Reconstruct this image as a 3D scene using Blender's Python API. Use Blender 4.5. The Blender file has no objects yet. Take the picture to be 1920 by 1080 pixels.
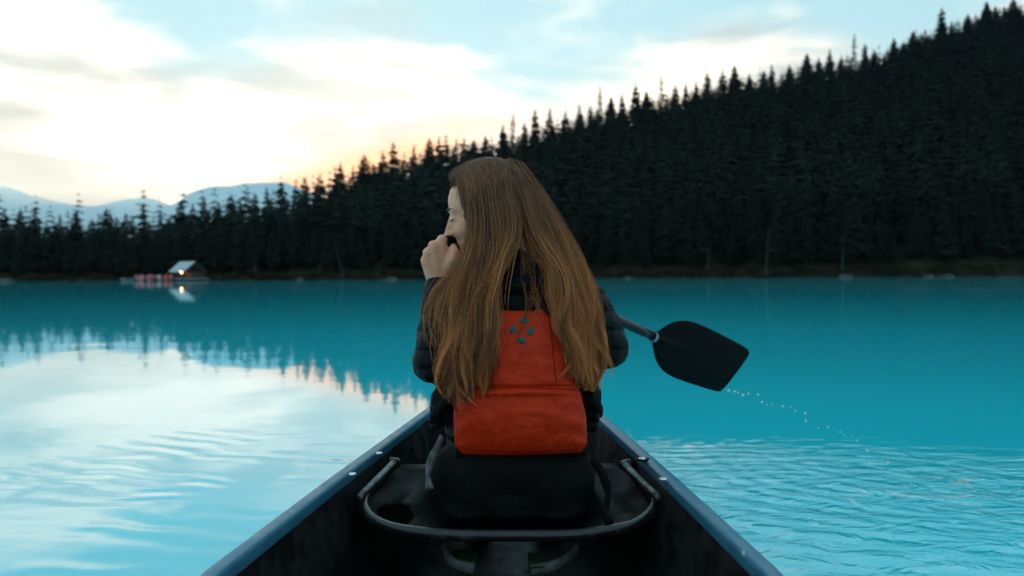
import bpy, bmesh, math, random
import numpy as np
from mathutils import Vector, Matrix, noise as mnoise

random.seed(7); rng = np.random.default_rng(7)
sc = bpy.context.scene
R = math.radians
F = 1500.0                                   # focal length in photograph pixels (1920 wide)
CAM = Vector((0, 0, 0.8))

# ------------------------------------------------------------------ camera
cam = bpy.data.cameras.new('camera'); camo = bpy.data.objects.new('camera', cam); sc.collection.objects.link(camo)
camrot = Matrix.Rotation(R(90) - math.atan(25 / F), 3, 'X') @ Matrix.Rotation(R(-0.3), 3, 'Z')
camo.matrix_world = Matrix.Translation(CAM) @ camrot.to_4x4()
cam.sensor_width = 36; cam.lens = 36 * F / 1920
cam.clip_start = 0.05; cam.clip_end = 30000
cam.dof.use_dof = True; cam.dof.focus_distance = 1.83; cam.dof.aperture_fstop = 3.4
sc.camera = camo

# ------------------------------------------------------------------ world / sky
SUN_EL, SUN_AZ = 4.6, -14.5
world = bpy.data.worlds.new('World'); sc.world = world; world.use_nodes = True
def node(nt, typ, **kw):
    n = nt.nodes.new(typ)
    for k, v in kw.items():
        if k == 'inp':
            for i, val in v.items(): n.inputs[i].default_value = val
        else: setattr(n, k, v)
    return n
def mth(nt, op, a, b=None, c=None, clamp=False):
    n = nt.nodes.new('ShaderNodeMath'); n.operation = op; n.use_clamp = clamp
    for i, v in enumerate((a, b, c)):
        if v is None: continue
        if isinstance(v, (int, float)): n.inputs[i].default_value = v
        else: nt.links.new(v, n.inputs[i])
    return n.outputs[0]
def maprange(nt, v, a, b, c=0.0, d=1.0, smooth=True):
    n = nt.nodes.new('ShaderNodeMapRange'); n.interpolation_type = 'SMOOTHSTEP' if smooth else 'LINEAR'
    nt.links.new(v, n.inputs['Value'])
    for k, x in zip(('From Min', 'From Max', 'To Min', 'To Max'), (a, b, c, d)):
        if isinstance(x, (int, float)): n.inputs[k].default_value = x
        else: nt.links.new(x, n.inputs[k])
    return n.outputs['Result']
def mixc(nt, fac, a, b, blend='MIX'):
    n = nt.nodes.new('ShaderNodeMix'); n.data_type = 'RGBA'; n.blend_type = blend
    for s, v in ((n.inputs['Factor'], fac), (n.inputs[6], a), (n.inputs[7], b)):
        if isinstance(v, (int, float)): s.default_value = v
        elif isinstance(v, tuple): s.default_value = v if len(v) == 4 else (*v, 1)
        else: nt.links.new(v, s)
    return n.outputs[2]
def noise_tex(nt, vec, scale, detail=4, rough=0.5, dist=0.0, vscale=None, voff=(0, 0, 0)):
    if vscale is not None:
        m = node(nt, 'ShaderNodeMapping'); m.inputs['Scale'].default_value = vscale; m.inputs['Location'].default_value = voff
        nt.links.new(vec, m.inputs[0]); vec = m.outputs[0]
    n = node(nt, 'ShaderNodeTexNoise', inp={'Scale': scale, 'Detail': detail, 'Roughness': rough, 'Distortion': dist})
    nt.links.new(vec, n.inputs['Vector']); return n.outputs['Fac']

nt = world.node_tree
bg = nt.nodes['Background']
sky = node(nt, 'ShaderNodeTexSky', sky_type='NISHITA', sun_disc=False)
sky.sun_elevation = R(SUN_EL); sky.sun_rotation = R(SUN_AZ); sky.altitude = 1700
sky.air_density = 1.0; sky.dust_density = 0.7; sky.ozone_density = 1.9
tc = node(nt, 'ShaderNodeTexCoord'); dirv = tc.outputs['Generated']
sep = node(nt, 'ShaderNodeSeparateXYZ'); nt.links.new(dirv, sep.inputs[0])
el = mth(nt, 'MULTIPLY', mth(nt, 'ARCSINE', sep.outputs[2]), 57.2958)
az = mth(nt, 'MULTIPLY', mth(nt, 'ARCTAN2', sep.outputs[0], sep.outputs[1]), 57.2958)
n_low = noise_tex(nt, dirv, 2.6, 3, 0.5, 0.3, (1, 1, 2.0), (3.1, 0.4, 1.7))
n_wisp = noise_tex(nt, dirv, 7.0, 6, 0.55, 0.6, (1, 1, 2.6), (0.3, 5.2, 2.2))
n_in = noise_tex(nt, dirv, 4.0, 4, 0.5, 0.4, (1, 1, 4.5), (1.4, 7.9, 0.6))
# cloud bank whose upper edge undulates round the whole horizon
bank = mth(nt, 'ADD', 14.9, mth(nt, 'MULTIPLY', 2.4, mth(nt, 'SINE', mth(nt, 'MULTIPLY', mth(nt, 'SUBTRACT', az, 9.0), 0.26))))
bank = mth(nt, 'ADD', bank, mth(nt, 'MULTIPLY', mth(nt, 'SUBTRACT', n_low, 0.5), 7.0))
bank = mth(nt, 'ADD', bank, mth(nt, 'MULTIPLY', mth(nt, 'SUBTRACT', n_wisp, 0.5), 9.0))
d_edge = mth(nt, 'SUBTRACT', bank, el)
m_bank = maprange(nt, d_edge, -2.2, 2.6)
m_wisp = mth(nt, 'MULTIPLY', maprange(nt, n_wisp, 0.48, 0.75), 0.35)
m_cloud = mth(nt, 'MAXIMUM', m_bank, m_wisp)
sunv = (math.sin(R(SUN_AZ)) * math.cos(R(SUN_EL)), math.cos(R(SUN_AZ)) * math.cos(R(SUN_EL)), math.sin(R(SUN_EL)))
dot = node(nt, 'ShaderNodeVectorMath', operation='DOT_PRODUCT'); nt.links.new(dirv, dot.inputs[0]); dot.inputs[1].default_value = sunv
ang = mth(nt, 'MULTIPLY', mth(nt, 'ARCCOSINE', mth(nt, 'MINIMUM', dot.outputs['Value'], 0.99999)), 57.2958)
near = mth(nt, 'POWER', 2.71828, mth(nt, 'MULTIPLY', ang, -1 / 38.0))
# sunset band hugging the ridge line where the sun has gone down
g_a = mth(nt, 'DIVIDE', mth(nt, 'ADD', az, 11.5), 9.0)
g_e = mth(nt, 'DIVIDE', mth(nt, 'SUBTRACT', el, mth(nt, 'ADD', 6.8, mth(nt, 'MULTIPLY', mth(nt, 'ADD', az, 13.0), 0.30))), 1.15)
glow = mth(nt, 'POWER', 2.71828, mth(nt, 'MULTIPLY', mth(nt, 'ADD', mth(nt, 'MULTIPLY', g_a, g_a), mth(nt, 'MULTIPLY', g_e, g_e)), -1.0))
# scattered light in the cloud: brighter towards the sun, patchy inside
cl_b = mth(nt, 'ADD', 1.85, mth(nt, 'MULTIPLY', near, 1.15))
cl_b = mth(nt, 'MULTIPLY', cl_b, maprange(nt, n_in, 0.38, 0.62, 0.46, 1.14))
cl_col = mixc(nt, maprange(nt, n_in, 0.40, 0.60), (0.86, 0.98, 1.0), (1.14, 0.98, 0.80))
low = mth(nt, 'MULTIPLY', mth(nt, 'POWER', 2.71828, mth(nt, 'MULTIPLY', mth(nt, 'MULTIPLY', el, el), -1 / 130.0)), maprange(nt, near, 0.15, 0.7))
cl_col = mixc(nt, low, cl_col, (1.24, 1.04, 0.84))                    # low cloud near the sunset turns cream
sc_n = node(nt, 'ShaderNodeVectorMath', operation='SCALE'); nt.links.new(cl_col, sc_n.inputs[0]); nt.links.new(cl_b, sc_n.inputs['Scale'])
skyt = mixc(nt, 1.0, sky.outputs[0], (0.04, 0.05, 0.05), 'MULTIPLY')
skyt = mixc(nt, 1.0, skyt, (0.66, 1.26, 1.46), 'ADD')            # thin bright veil of high cloud over the whole sky
allsky = mixc(nt, m_cloud, skyt, sc_n.outputs[0])
allsky = mixc(nt, mth(nt, 'MULTIPLY', glow, 1.25, clamp=True), allsky, (3.5, 1.15, 0.16))
nt.links.new(allsky, bg.inputs['Color']); bg.inputs['Strength'].default_value = 0.12

# ------------------------------------------------------------------ sun (low, behind the wooded ridge)
sl = bpy.data.lights.new('sun', 'SUN'); sl.energy = 2.0; sl.angle = R(0.6); sl.color = (1.0, 0.72, 0.45)
so = bpy.data.objects.new('sun', sl); sc.collection.objects.link(so)
so.rotation_euler = Vector(sunv).to_track_quat('Z', 'Y').to_euler()

# ------------------------------------------------------------------ exposure
sc.view_settings.view_transform = 'Standard'; sc.view_settings.look = 'None'
sc.view_settings.exposure = 2.2; sc.view_settings.gamma = 1.0
sc.cycles.use_denoising = True
sc.cycles.max_bounces = 6; sc.cycles.diffuse_bounces = 3; sc.cycles.glossy_bounces = 3; sc.cycles.transmission_bounces = 4
sc.cycles.sample_clamp_indirect = 6.0

# ------------------------------------------------------------------ helpers
def W(px, py, D):
    """world point seen at photograph pixel (px,py) standing D metres ahead"""
    d = camrot @ Vector(((px - 960) / F, -(py - 540) / F, -1.0))
    return CAM + d * (D / d.y)
def PX(p):
    q = camrot.transposed() @ (Vector(p) - CAM)
    return 960 + F * q.x / -q.z, 540 - F * q.y / -q.z
COL = sc.collection
def tag(o, label=None, cat=None, group=None, kind=None):
    for k, v in (('label', label), ('category', cat), ('group', group), ('kind', kind)):
        if v: o[k] = v
    return o
def link(o, parent=None):
    COL.objects.link(o)
    if parent is not None:
        o.parent = parent
        o.matrix_parent_inverse = parent.matrix_world.inverted() if parent.type != 'EMPTY' or True else Matrix()
    return o
def empty(name, loc=(0, 0, 0)):
    o = bpy.data.objects.new(name, None); o.empty_display_size = 0.1
    o.matrix_world = Matrix.Translation(loc); COL.objects.link(o); return o
def mesh_np(name, verts, faces, mats, parent=None, smooth=True, attrs=None):
    """verts (n,3); faces a list of (m,k) integer arrays"""
    me = bpy.data.meshes.new(name)
    verts = np.asarray(verts, np.float32).reshape(-1, 3)
    faces = [np.asarray(f, np.int32) for f in faces if len(f)]
    me.vertices.add(len(verts)); me.vertices.foreach_set('co', verts.ravel())
    loops = np.concatenate([f.ravel() for f in faces]); tot = np.concatenate([np.full(len(f), f.shape[1], np.int32) for f in faces])
    start = np.concatenate([[0], np.cumsum(tot)[:-1]]).astype(np.int32)
    me.loops.add(len(loops)); me.loops.foreach_set('vertex_index', loops)
    me.polygons.add(len(tot)); me.polygons.foreach_set('loop_start', start); me.polygons.foreach_set('loop_total', tot)
    me.polygons.foreach_set('use_smooth', np.full(len(tot), smooth, bool))
    for k, v in (attrs or {}).items():
        a = me.attributes.new(k, 'FLOAT', 'POINT'); a.data.foreach_set('value', np.asarray(v, np.float32))
    me.update(calc_edges=True); me.validate()
    for m in (mats if isinstance(mats, (list, tuple)) else [mats]): me.materials.append(m)
    return link(bpy.data.objects.new(name, me), parent)
class MB:
    def __init__(s): s.v = []; s.q = []; s.t = []; s.n = 0
    def add(s, verts, quads=(), tris=()):
        verts = np.asarray(verts, float).reshape(-1, 3); b = s.n
        s.v.append(verts); s.n += len(verts)
        if len(quads): s.q.append(np.asarray(quads, int).reshape(-1, 4) + b)
        if len(tris): s.t.append(np.asarray(tris, int).reshape(-1, 3) + b)
    def grid(s, P, close_u=False, close_v=False):
        P = np.asarray(P, float); nu, nv = P.shape[:2]
        I = np.arange(nu * nv).reshape(nu, nv)
        a = I if not close_u else np.vstack([I, I[:1]])
        a = a if not close_v else np.hstack([a, a[:, :1]])
        q = np.stack([a[:-1, :-1], a[1:, :-1], a[1:, 1:], a[:-1, 1:]], -1).reshape(-1, 4)
        s.add(P.reshape(-1, 3), q)
    def box(s, c, d, rz=0.0, M=None):
        x, y, z = [k / 2 for k in d]
        P = np.array([(sx * x, sy * y, sz * z) for sz in (-1, 1) for sy in (-1, 1) for sx in (-1, 1)])
        if rz: cz, sz_ = math.cos(rz), math.sin(rz); P = P @ np.array([[cz, sz_, 0], [-sz_, cz, 0], [0, 0, 1]])
        if M is not None: P = P @ np.array(M.to_3x3()).T
        s.add(P + np.array(c), [(0, 2, 3, 1), (4, 5, 7, 6), (0, 1, 5, 4), (2, 6, 7, 3), (0, 4, 6, 2), (1, 3, 7, 5)])
    def ellipsoid(s, c, r, nu=20, nv=14, M=None):
        th = np.linspace(0, 2 * np.pi, nu, endpoint=False); ph = np.linspace(-np.pi / 2 + 0.05, np.pi / 2 - 0.05, nv)
        P = np.stack([np.cos(ph)[None] * np.cos(th)[:, None] * r[0], np.cos(ph)[None] * np.sin(th)[:, None] * r[1], np.broadcast_to(np.sin(ph)[None] * r[2], (nu, nv))], -1)
        if M is not None: P = P @ np.array(M.to_3x3()).T
        P = P + np.array(c)
        b = s.n; s.grid(P, close_u=True)
        for j, sg in ((0, -1), (nv - 1, 1)):
            cpt = P[:, j].mean(0); ring = [i * nv + j for i in range(nu)]
            k = s.n; s.v.append(cpt[None]); s.n += 1
            s.t.append(np.array([(k, b + ring[i], b + ring[(i + 1) % nu]) if sg > 0 else (k, b + ring[(i + 1) % nu], b + ring[i]) for i in range(nu)]))
    def capsule(s, p0, r0, p1, r1, nu=14):
        p0, p1 = np.array(p0, float), np.array(p1, float); d = p1 - p0; L = np.linalg.norm(d)
        if L < 1e-6: return s.ellipsoid(p0, (r0, r0, r0))
        d /= L; a = np.cross(d, (0, 0, 1) if abs(d[2]) < 0.9 else (1, 0, 0)); a /= np.linalg.norm(a); b = np.cross(d, a)
        rows = []
        for k in range(7): t = -np.pi / 2 + k * np.pi / 12 + 0.03; rows.append((p0 + d * r0 * math.sin(t), r0 * math.cos(t)))
        for k in range(7): t = k * np.pi / 12 - 0.03 * (k == 6); rows.append((p1 + d * r1 * math.sin(t), r1 * math.cos(t)))
        th = np.linspace(0, 2 * np.pi, nu, endpoint=False)
        P = np.array([[c + r * (np.cos(t) * a + np.sin(t) * b) for c, r in rows] for t in th])
        base = s.n; s.grid(P, close_u=True); nv = len(rows)
        for j in (0, nv - 1):
            k = s.n; s.v.append(P[:, j].mean(0)[None]); s.n += 1
            s.t.append(np.array([(k, base + i * nv + j, base + ((i + 1) % nu) * nv + j) for i in range(nu)]))
    def chain(s, pts, rad):
        for i in range(len(pts) - 1): s.capsule(pts[i], rad[i], pts[i + 1], rad[i + 1])
    def tube(s, pts, rad, n=10, cap=True, sy=1.0):
        P = np.array([tuple(p) for p in pts], float); K = len(P)
        rad = np.full(K, rad) if np.isscalar(rad) else np.asarray(rad, float)
        T = np.gradient(P, axis=0); T /= np.linalg.norm(T, axis=1)[:, None] + 1e-12
        up = np.array((0, 0, 1.0)); A = np.cross(T, up); bad = np.linalg.norm(A, axis=1) < 0.05
        A[bad] = np.cross(T[bad], (0, 1, 0)); A /= np.linalg.norm(A, axis=1)[:, None]; B = np.cross(A, T)
        th = np.linspace(0, 2 * np.pi, n, endpoint=False)
        Q = P[None] + rad[None, :, None] * (np.cos(th)[:, None, None] * A[None] + sy * np.sin(th)[:, None, None] * B[None])
        b = s.n; s.grid(Q, close_u=True)
        if cap:
            for j in (0, K - 1):
                k = s.n; s.v.append(P[j][None]); s.n += 1
                s.t.append(np.array([(k, b + i * K + j, b + ((i + 1) % n) * K + j) for i in range(n)]))
    def arrays(s): return np.concatenate(s.v), [np.concatenate(s.q) if s.q else [], np.concatenate(s.t) if s.t else []]
    def build(s, name, mat, parent=None, smooth=True, attrs=None):
        v, f = s.arrays(); return mesh_np(name, v, f, mat, parent, smooth, attrs)
def fix_normals(o):
    bm = bmesh.new(); bm.from_mesh(o.data); bmesh.ops.recalc_face_normals(bm, faces=bm.faces); bm.to_mesh(o.data); bm.free(); return o
def bake(o, mods):
    """apply modifiers given as (type, dict) and keep the resulting mesh"""
    for t, kw in mods:
        m = o.modifiers.new(t, t)
        for k, v in kw.items(): setattr(m, k, v)
    dg = bpy.context.evaluated_depsgraph_get(); dg.update()
    me = bpy.data.meshes.new_from_object(o.evaluated_get(dg)); old = o.data
    for m in old.materials:
        if m is not None and m.name not in [x.name for x in me.materials if x]: me.materials.append(m)
    o.modifiers.clear(); o.data = me; me.name = o.name; bpy.data.meshes.remove(old)
    me.polygons.foreach_set('use_smooth', np.ones(len(me.polygons), bool)); me.update(); return o
def wrinkle(o, fn):
    """push every vertex along its normal by fn(co)"""
    me = o.data; n = len(me.vertices); c = np.empty(n * 3, np.float32); q = np.empty(n * 3, np.float32)
    me.vertices.foreach_get('co', c); me.vertices.foreach_get('normal', q); c = c.reshape(-1, 3); q = q.reshape(-1, 3)
    c = c + q * np.array([fn(Vector(x)) for x in c.tolist()], np.float32)[:, None]
    me.vertices.foreach_set('co', c.ravel()); me.update()
def spline(pts, K):
    """Catmull-Rom through pts, K samples spaced evenly by control parameter"""
    P = np.array([tuple(p) for p in pts], float); n = len(P)
    d = np.concatenate([[0], np.cumsum(np.linalg.norm(np.diff(P, axis=0), axis=1) ** 0.7)]); t = np.linspace(0, d[-1], K)
    E = np.vstack([2 * P[0] - P[1], P, 2 * P[-1] - P[-2]])
    out = []
    for x in t:
        i = min(max(int(np.searchsorted(d, x, 'right')) - 1, 0), n - 2); u = (x - d[i]) / (d[i + 1] - d[i])
        a, b, c, e = E[i], E[i + 1], E[i + 2], E[i + 3]
        out.append(0.5 * (2 * b + (c - a) * u + (2 * a - 5 * b + 4 * c - e) * u * u + (3 * b - a - 3 * c + e) * u ** 3))
    return np.array(out)

# ------------------------------------------------------------------ materials
def mat(name, col, rough=0.6, spec=0.5, metal=0.0, **kw):
    m = bpy.data.materials.new(name); m.use_nodes = True; b = m.node_tree.nodes['Principled BSDF']
    b.inputs['Base Color'].default_value = (*col, 1); b.inputs['Roughness'].default_value = rough
    b.inputs['Specular IOR Level'].default_value = spec; b.inputs['Metallic'].default_value = metal
    for k, v in kw.items(): b.inputs[k.replace('_', ' ')].default_value = v
    return m
def grain(m, c0, c1, scale=30, lo=0.35, hi=0.65, bump=0.0, detail=5, vscale=(1, 1, 1), rough=None):
    """noise colour variation, optional fine relief and roughness variation"""
    t = m.node_tree; b = t.nodes['Principled BSDF']; co = node(t, 'ShaderNodeTexCoord')
    f = noise_tex(t, co.outputs['Object'], scale, detail, 0.6, 0.2, vscale)
    t.links.new(mixc(t, maprange(t, f, lo, hi), c0, c1), b.inputs['Base Color'])
    if rough: t.links.new(maprange(t, f, lo, hi, rough[0], rough[1]), b.inputs['Roughness'])
    if bump:
        n = node(t, 'ShaderNodeBump', inp={'Strength': 1.0, 'Distance': 1.0})
        t.links.new(mth(t, 'MULTIPLY', f, bump), n.inputs['Height']); t.links.new(n.outputs[0], b.inputs['Normal'])
    return m

# ================================================================== SETTING
# ---- canoe plan (needed for the opening in the water)
CY = np.array([-1.15, -0.9, -0.5, 0.0, 0.5, 1.19, 1.7, 2.2, 2.6, 3.0, 3.4, 3.75, 4.0, 4.12])
CW = np.array([0.03, 0.24, 0.52, 0.75, 0.86, 0.832, 0.737, 0.63, 0.545, 0.43, 0.29, 0.16, 0.06, 0.02]) / 2
GZ = 0.35
def half_w(y): return np.interp(y, CY, CW)
def axis_x(y): return np.interp(y, [-1.15, 1.19, 4.12], [-0.045, -0.034, 0.024])
def sheer(y): return GZ + 0.16 * np.clip((np.asarray(y) - 2.7) / 1.4, 0, 1) ** 2 + 0.14 * np.clip((-0.2 - np.asarray(y)) / 0.9, 0, 1) ** 2

# ---- water with an opening where the canoe sits
def water_material():
    m = bpy.data.materials.new('glacial_water'); m.use_nodes = True; t = m.node_tree; b = t.nodes['Principled BSDF']
    b.inputs['Roughness'].default_value = 0.018; b.inputs['IOR'].default_value = 1.9
    geo = node(t, 'ShaderNodeNewGeometry'); P = geo.outputs['Position']
    s = node(t, 'ShaderNodeSeparateXYZ'); t.links.new(P, s.inputs[0]); X, Y = s.outputs[0], s.outputs[1]
    silt = noise_tex(t, P, 0.05, 3, 0.5, 0.0)
    t.links.new(mixc(t, silt, (0.022, 0.64, 0.76), (0.026, 0.68, 0.80)), b.inputs['Base Color'])
    def gauss(cx, cy, rx, ry):
        dx = mth(t, 'DIVIDE', mth(t, 'SUBTRACT', X, cx), rx); dy = mth(t, 'DIVIDE', mth(t, 'SUBTRACT', Y, cy), ry)
        r2 = mth(t, 'ADD', mth(t, 'MULTIPLY', dx, dx), mth(t, 'MULTIPLY', dy, dy))
        return mth(t, 'POWER', 2.71828, mth(t, 'MULTIPLY', r2, -1.0))
    def rings(cx, cy, k, ph=0.0, warp=0.0):
        dx = mth(t, 'SUBTRACT', X, cx); dy = mth(t, 'SUBTRACT', Y, cy)
        r = mth(t, 'SQRT', mth(t, 'ADD', mth(t, 'MULTIPLY', dx, dx), mth(t, 'MULTIPLY', dy, dy)))
        if warp: r = mth(t, 'ADD', r, mth(t, 'MULTIPLY', noise_tex(t, P, 1.3, 2), warp))
        return mth(t, 'SINE', mth(t, 'ADD', mth(t, 'MULTIPLY', r, k), ph))
    fine = noise_tex(t, P, 1.0, 3, 0.5, 0.2, (2.2, 3.2, 1))
    h = mth(t, 'MULTIPLY', fine, 0.0008)                                     # faint breath of wind everywhere
    swell = noise_tex(t, P, 1.0, 2, 0.4, 0.0, (0.5, 0.9, 1))
    h = mth(t, 'ADD', h, mth(t, 'MULTIPLY', swell, 0.0026))
    # curved ripples running off the hull on the near left
    w1 = mth(t, 'MULTIPLY', gauss(-1.25, 3.1, 1.25, 0.85), mth(t, 'MULTIPLY', rings(-0.2, 6.5, 40.0, 0.4, 0.55), maprange(t, noise_tex(t, P, 1.6, 2), 0.38, 0.62)))
    h = mth(t, 'ADD', h, mth(t, 'MULTIPLY', w1, 0.0013))
    # ripples and churned water where the blade left the lake on the right
    w2 = mth(t, 'MULTIPLY', gauss(1.05, 2.75, 0.75, 0.75), rings(1.55, 3.35, 58.0, 0.0, 0.35))
    h = mth(t, 'ADD', h, mth(t, 'MULTIPLY', w2, 0.0016))
    churn = noise_tex(t, P, 1.0, 5, 0.55, 0.8, (6.0, 9.0, 1))
    g3 = gauss(1.75, 2.75, 1.15, 0.62)
    h = mth(t, 'ADD', h, mth(t, 'MULTIPLY', mth(t, 'MULTIPLY', churn, g3), 0.040))
    w4 = mth(t, 'MULTIPLY', gauss(0.95, 3.3, 0.8, 0.42), noise_tex(t, P, 1.0, 3, 0.5, 0.2, (4.5, 17.0, 1)))
    h = mth(t, 'ADD', h, mth(t, 'MULTIPLY', w4, 0.0085))
    foam = mth(t, 'MULTIPLY', maprange(t, noise_tex(t, P, 1.0, 6, 0.65, 1.2, (5.0, 11.0, 1)), 0.52, 0.66), mth(t, 'MULTIPLY', gauss(1.72, 2.95, 0.75, 0.30), 0.75))
    t.links.new(mixc(t, foam, b.inputs['Base Color'].links[0].from_socket, (0.62, 0.86, 0.90)), b.inputs['Base Color'])      # air bubbles stirred up by the stroke
    bp = node(t, 'ShaderNodeBump', inp={'Strength': 1.0, 'Distance': 1.0}); t.links.new(h, bp.inputs['Height'])
    t.links.new(bp.outputs[0], b.inputs['Normal'])
    return m
ys = np.linspace(-1.05, 4.02, 60)
outline = [(axis_x(y) - half_w(y) * 0.86, y) for y in ys] + [(axis_x(y) + half_w(y) * 0.86, y) for y in ys[::-1]]
outline = np.array(outline); cen = np.array([0, 1.5]); angs = np.unwrap(np.arctan2(*(outline - cen).T[::-1]))
loops_ = []
for k, r in enumerate((0, 3.2, 6, 14, 40, 120, 400, 1500, 9000)):
    if r == 0: L = outline
    else: L = cen + r * np.stack([np.cos(angs), np.sin(angs)], 1)
    loops_.append(np.concatenate([L, np.zeros((len(L), 1))], 1))
mb = MB(); mb.grid(np.array(loops_).transpose(1, 0, 2), close_u=True)
water = fix_normals(mb.build('lake_water', water_material())); tag(water, kind='structure')
if water.data.polygons[0].normal.z < 0: water.data.flip_normals()

# ---- terrain: shore and wooded ridge, laid out by bearing u = x/y and distance y
SKY = [(-900, 118), (-400, 112), (0, 118), (100, 112), (200, 114), (300, 124), (400, 138), (500, 158), (560, 168), (600, 176), (650, 196), (700, 214), (760, 234),
       (820, 250), (900, 266), (960, 280), (1020, 296), (1100, 322), (1200, 348), (1300, 368), (1400, 384), (1500, 408), (1600, 430), (1680, 450), (1750, 484), (1850, 516), (1920, 530), (2300, 600), (3000, 660)]
SX = np.array([(a - 960) / F for a, _ in SKY]); SP = np.array([b for _, b in SKY])
def Yshore(u): return 152 + 5 * np.sin(u * 9 + 1) + 2.0 * np.sin(u * 31) + 1.2 * np.sin(u * 67 + 2)
def Yridge(u): return Yshore(u) + np.interp(u, [-0.7, -0.3, -0.1, 0.2, 0.64, 1.4], [58, 70, 110, 190, 250, 270])
def ridge_z(u): return np.maximum(0.8 + np.interp(u, SX, SP) / F * Yridge(u) - 14.0, 2.2)
def ground(u, Y):
    ysh, yr = Yshore(u), Yridge(u); s = (Y - ysh) / (yr - ysh); g = ridge_z(u)
    bank = 0.9 * np.clip((Y - ysh) / 4.0, -1.2, 1)
    up = np.where(s < 1, (g - 0.9) * np.clip(s, 0, 1) ** 1.08, (g - 0.9) * np.clip(1 - 0.35 * (s - 1), -1, 1))
    n = 0.8 * np.sin(u * Y * 0.11) * np.cos(Y * 0.07 + 1.3) * np.clip(s * 3, 0, 1)
    return bank + np.clip(up, 0, None) + n
us = np.linspace(-1.5, 1.5, 260); ss = np.concatenate([np.linspace(-0.06, 0.1, 10), np.linspace(0.13, 1.0, 30), np.linspace(1.1, 3.5, 12)])
G = np.zeros((len(us), len(ss), 3))
for i, u in enumerate(us):
    Y = Yshore(u) + ss * (Yridge(u) - Yshore(u)); Y = np.where(ss < 0.1, Yshore(u) + ss * 90, Y)
    G[i] = np.stack([u * Y, Y, ground(u, Y)], 1)
m_ground = grain(mat('forest_floor', (0.04, 0.035, 0.02), 0.95, 0.1), (0.009, 0.011, 0.006), (0.024, 0.019, 0.010), 0.35, 0.35, 0.65)
mb = MB(); mb.grid(G); terrain = fix_normals(mb.build('wooded_hillside_ground', m_ground)); tag(terrain, kind='structure')

# ---- far mountains
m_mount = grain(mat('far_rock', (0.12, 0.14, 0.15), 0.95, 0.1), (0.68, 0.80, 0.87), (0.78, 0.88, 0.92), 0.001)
def ridge_sheet(name, prof, Y, depth):
    xs = np.linspace(prof[0][0], prof[-1][0], 160); ph = np.interp(xs, [p[0] for p in prof], [p[1] for p in prof])
    ph = ph + np.array([3.0 * mnoise.fractal(Vector((x * 0.02, Y * 0.01, 0)), 1.0, 2.0, 4) for x in xs])
    rows = []
    for k, (dy, f) in enumerate([(-1.0, -0.05), (-0.75, 0.2), (-0.5, 0.45), (-0.25, 0.75), (-0.1, 0.92), (0, 1.0), (0.2, 0.9), (0.6, 0.5), (1.2, -0.05)]):
        y = Y + dy * depth
        rows.append([((x - 960) / F * Y * (1 + 0.0), y + 0.12 * depth * mnoise.noise(Vector((x * 0.012, k * 0.7, Y))), max(-20, (p / F * Y + 0.8) * f + (0.04 * p / F * Y * mnoise.noise(Vector((x * 0.03, k * 1.3, 3))) if 0 < k < 8 and k != 5 else 0))) for x, p in zip(xs, ph)])
    mb = MB(); mb.grid(np.array(rows)); o = fix_normals(mb.build(name, m_mount)); tag(o, kind='structure'); return o
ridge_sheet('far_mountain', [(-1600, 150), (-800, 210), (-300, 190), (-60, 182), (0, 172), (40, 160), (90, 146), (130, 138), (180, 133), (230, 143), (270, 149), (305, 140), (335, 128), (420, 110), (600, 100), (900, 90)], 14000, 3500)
ridge_sheet('far_mountain', [(240, 60), (290, 110), (325, 132), (355, 150), (400, 166), (450, 175), (500, 177), (535, 176), (560, 165), (620, 140), (700, 110), (900, 90), (1200, 80), (1600, 70)], 10500, 2600)

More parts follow.
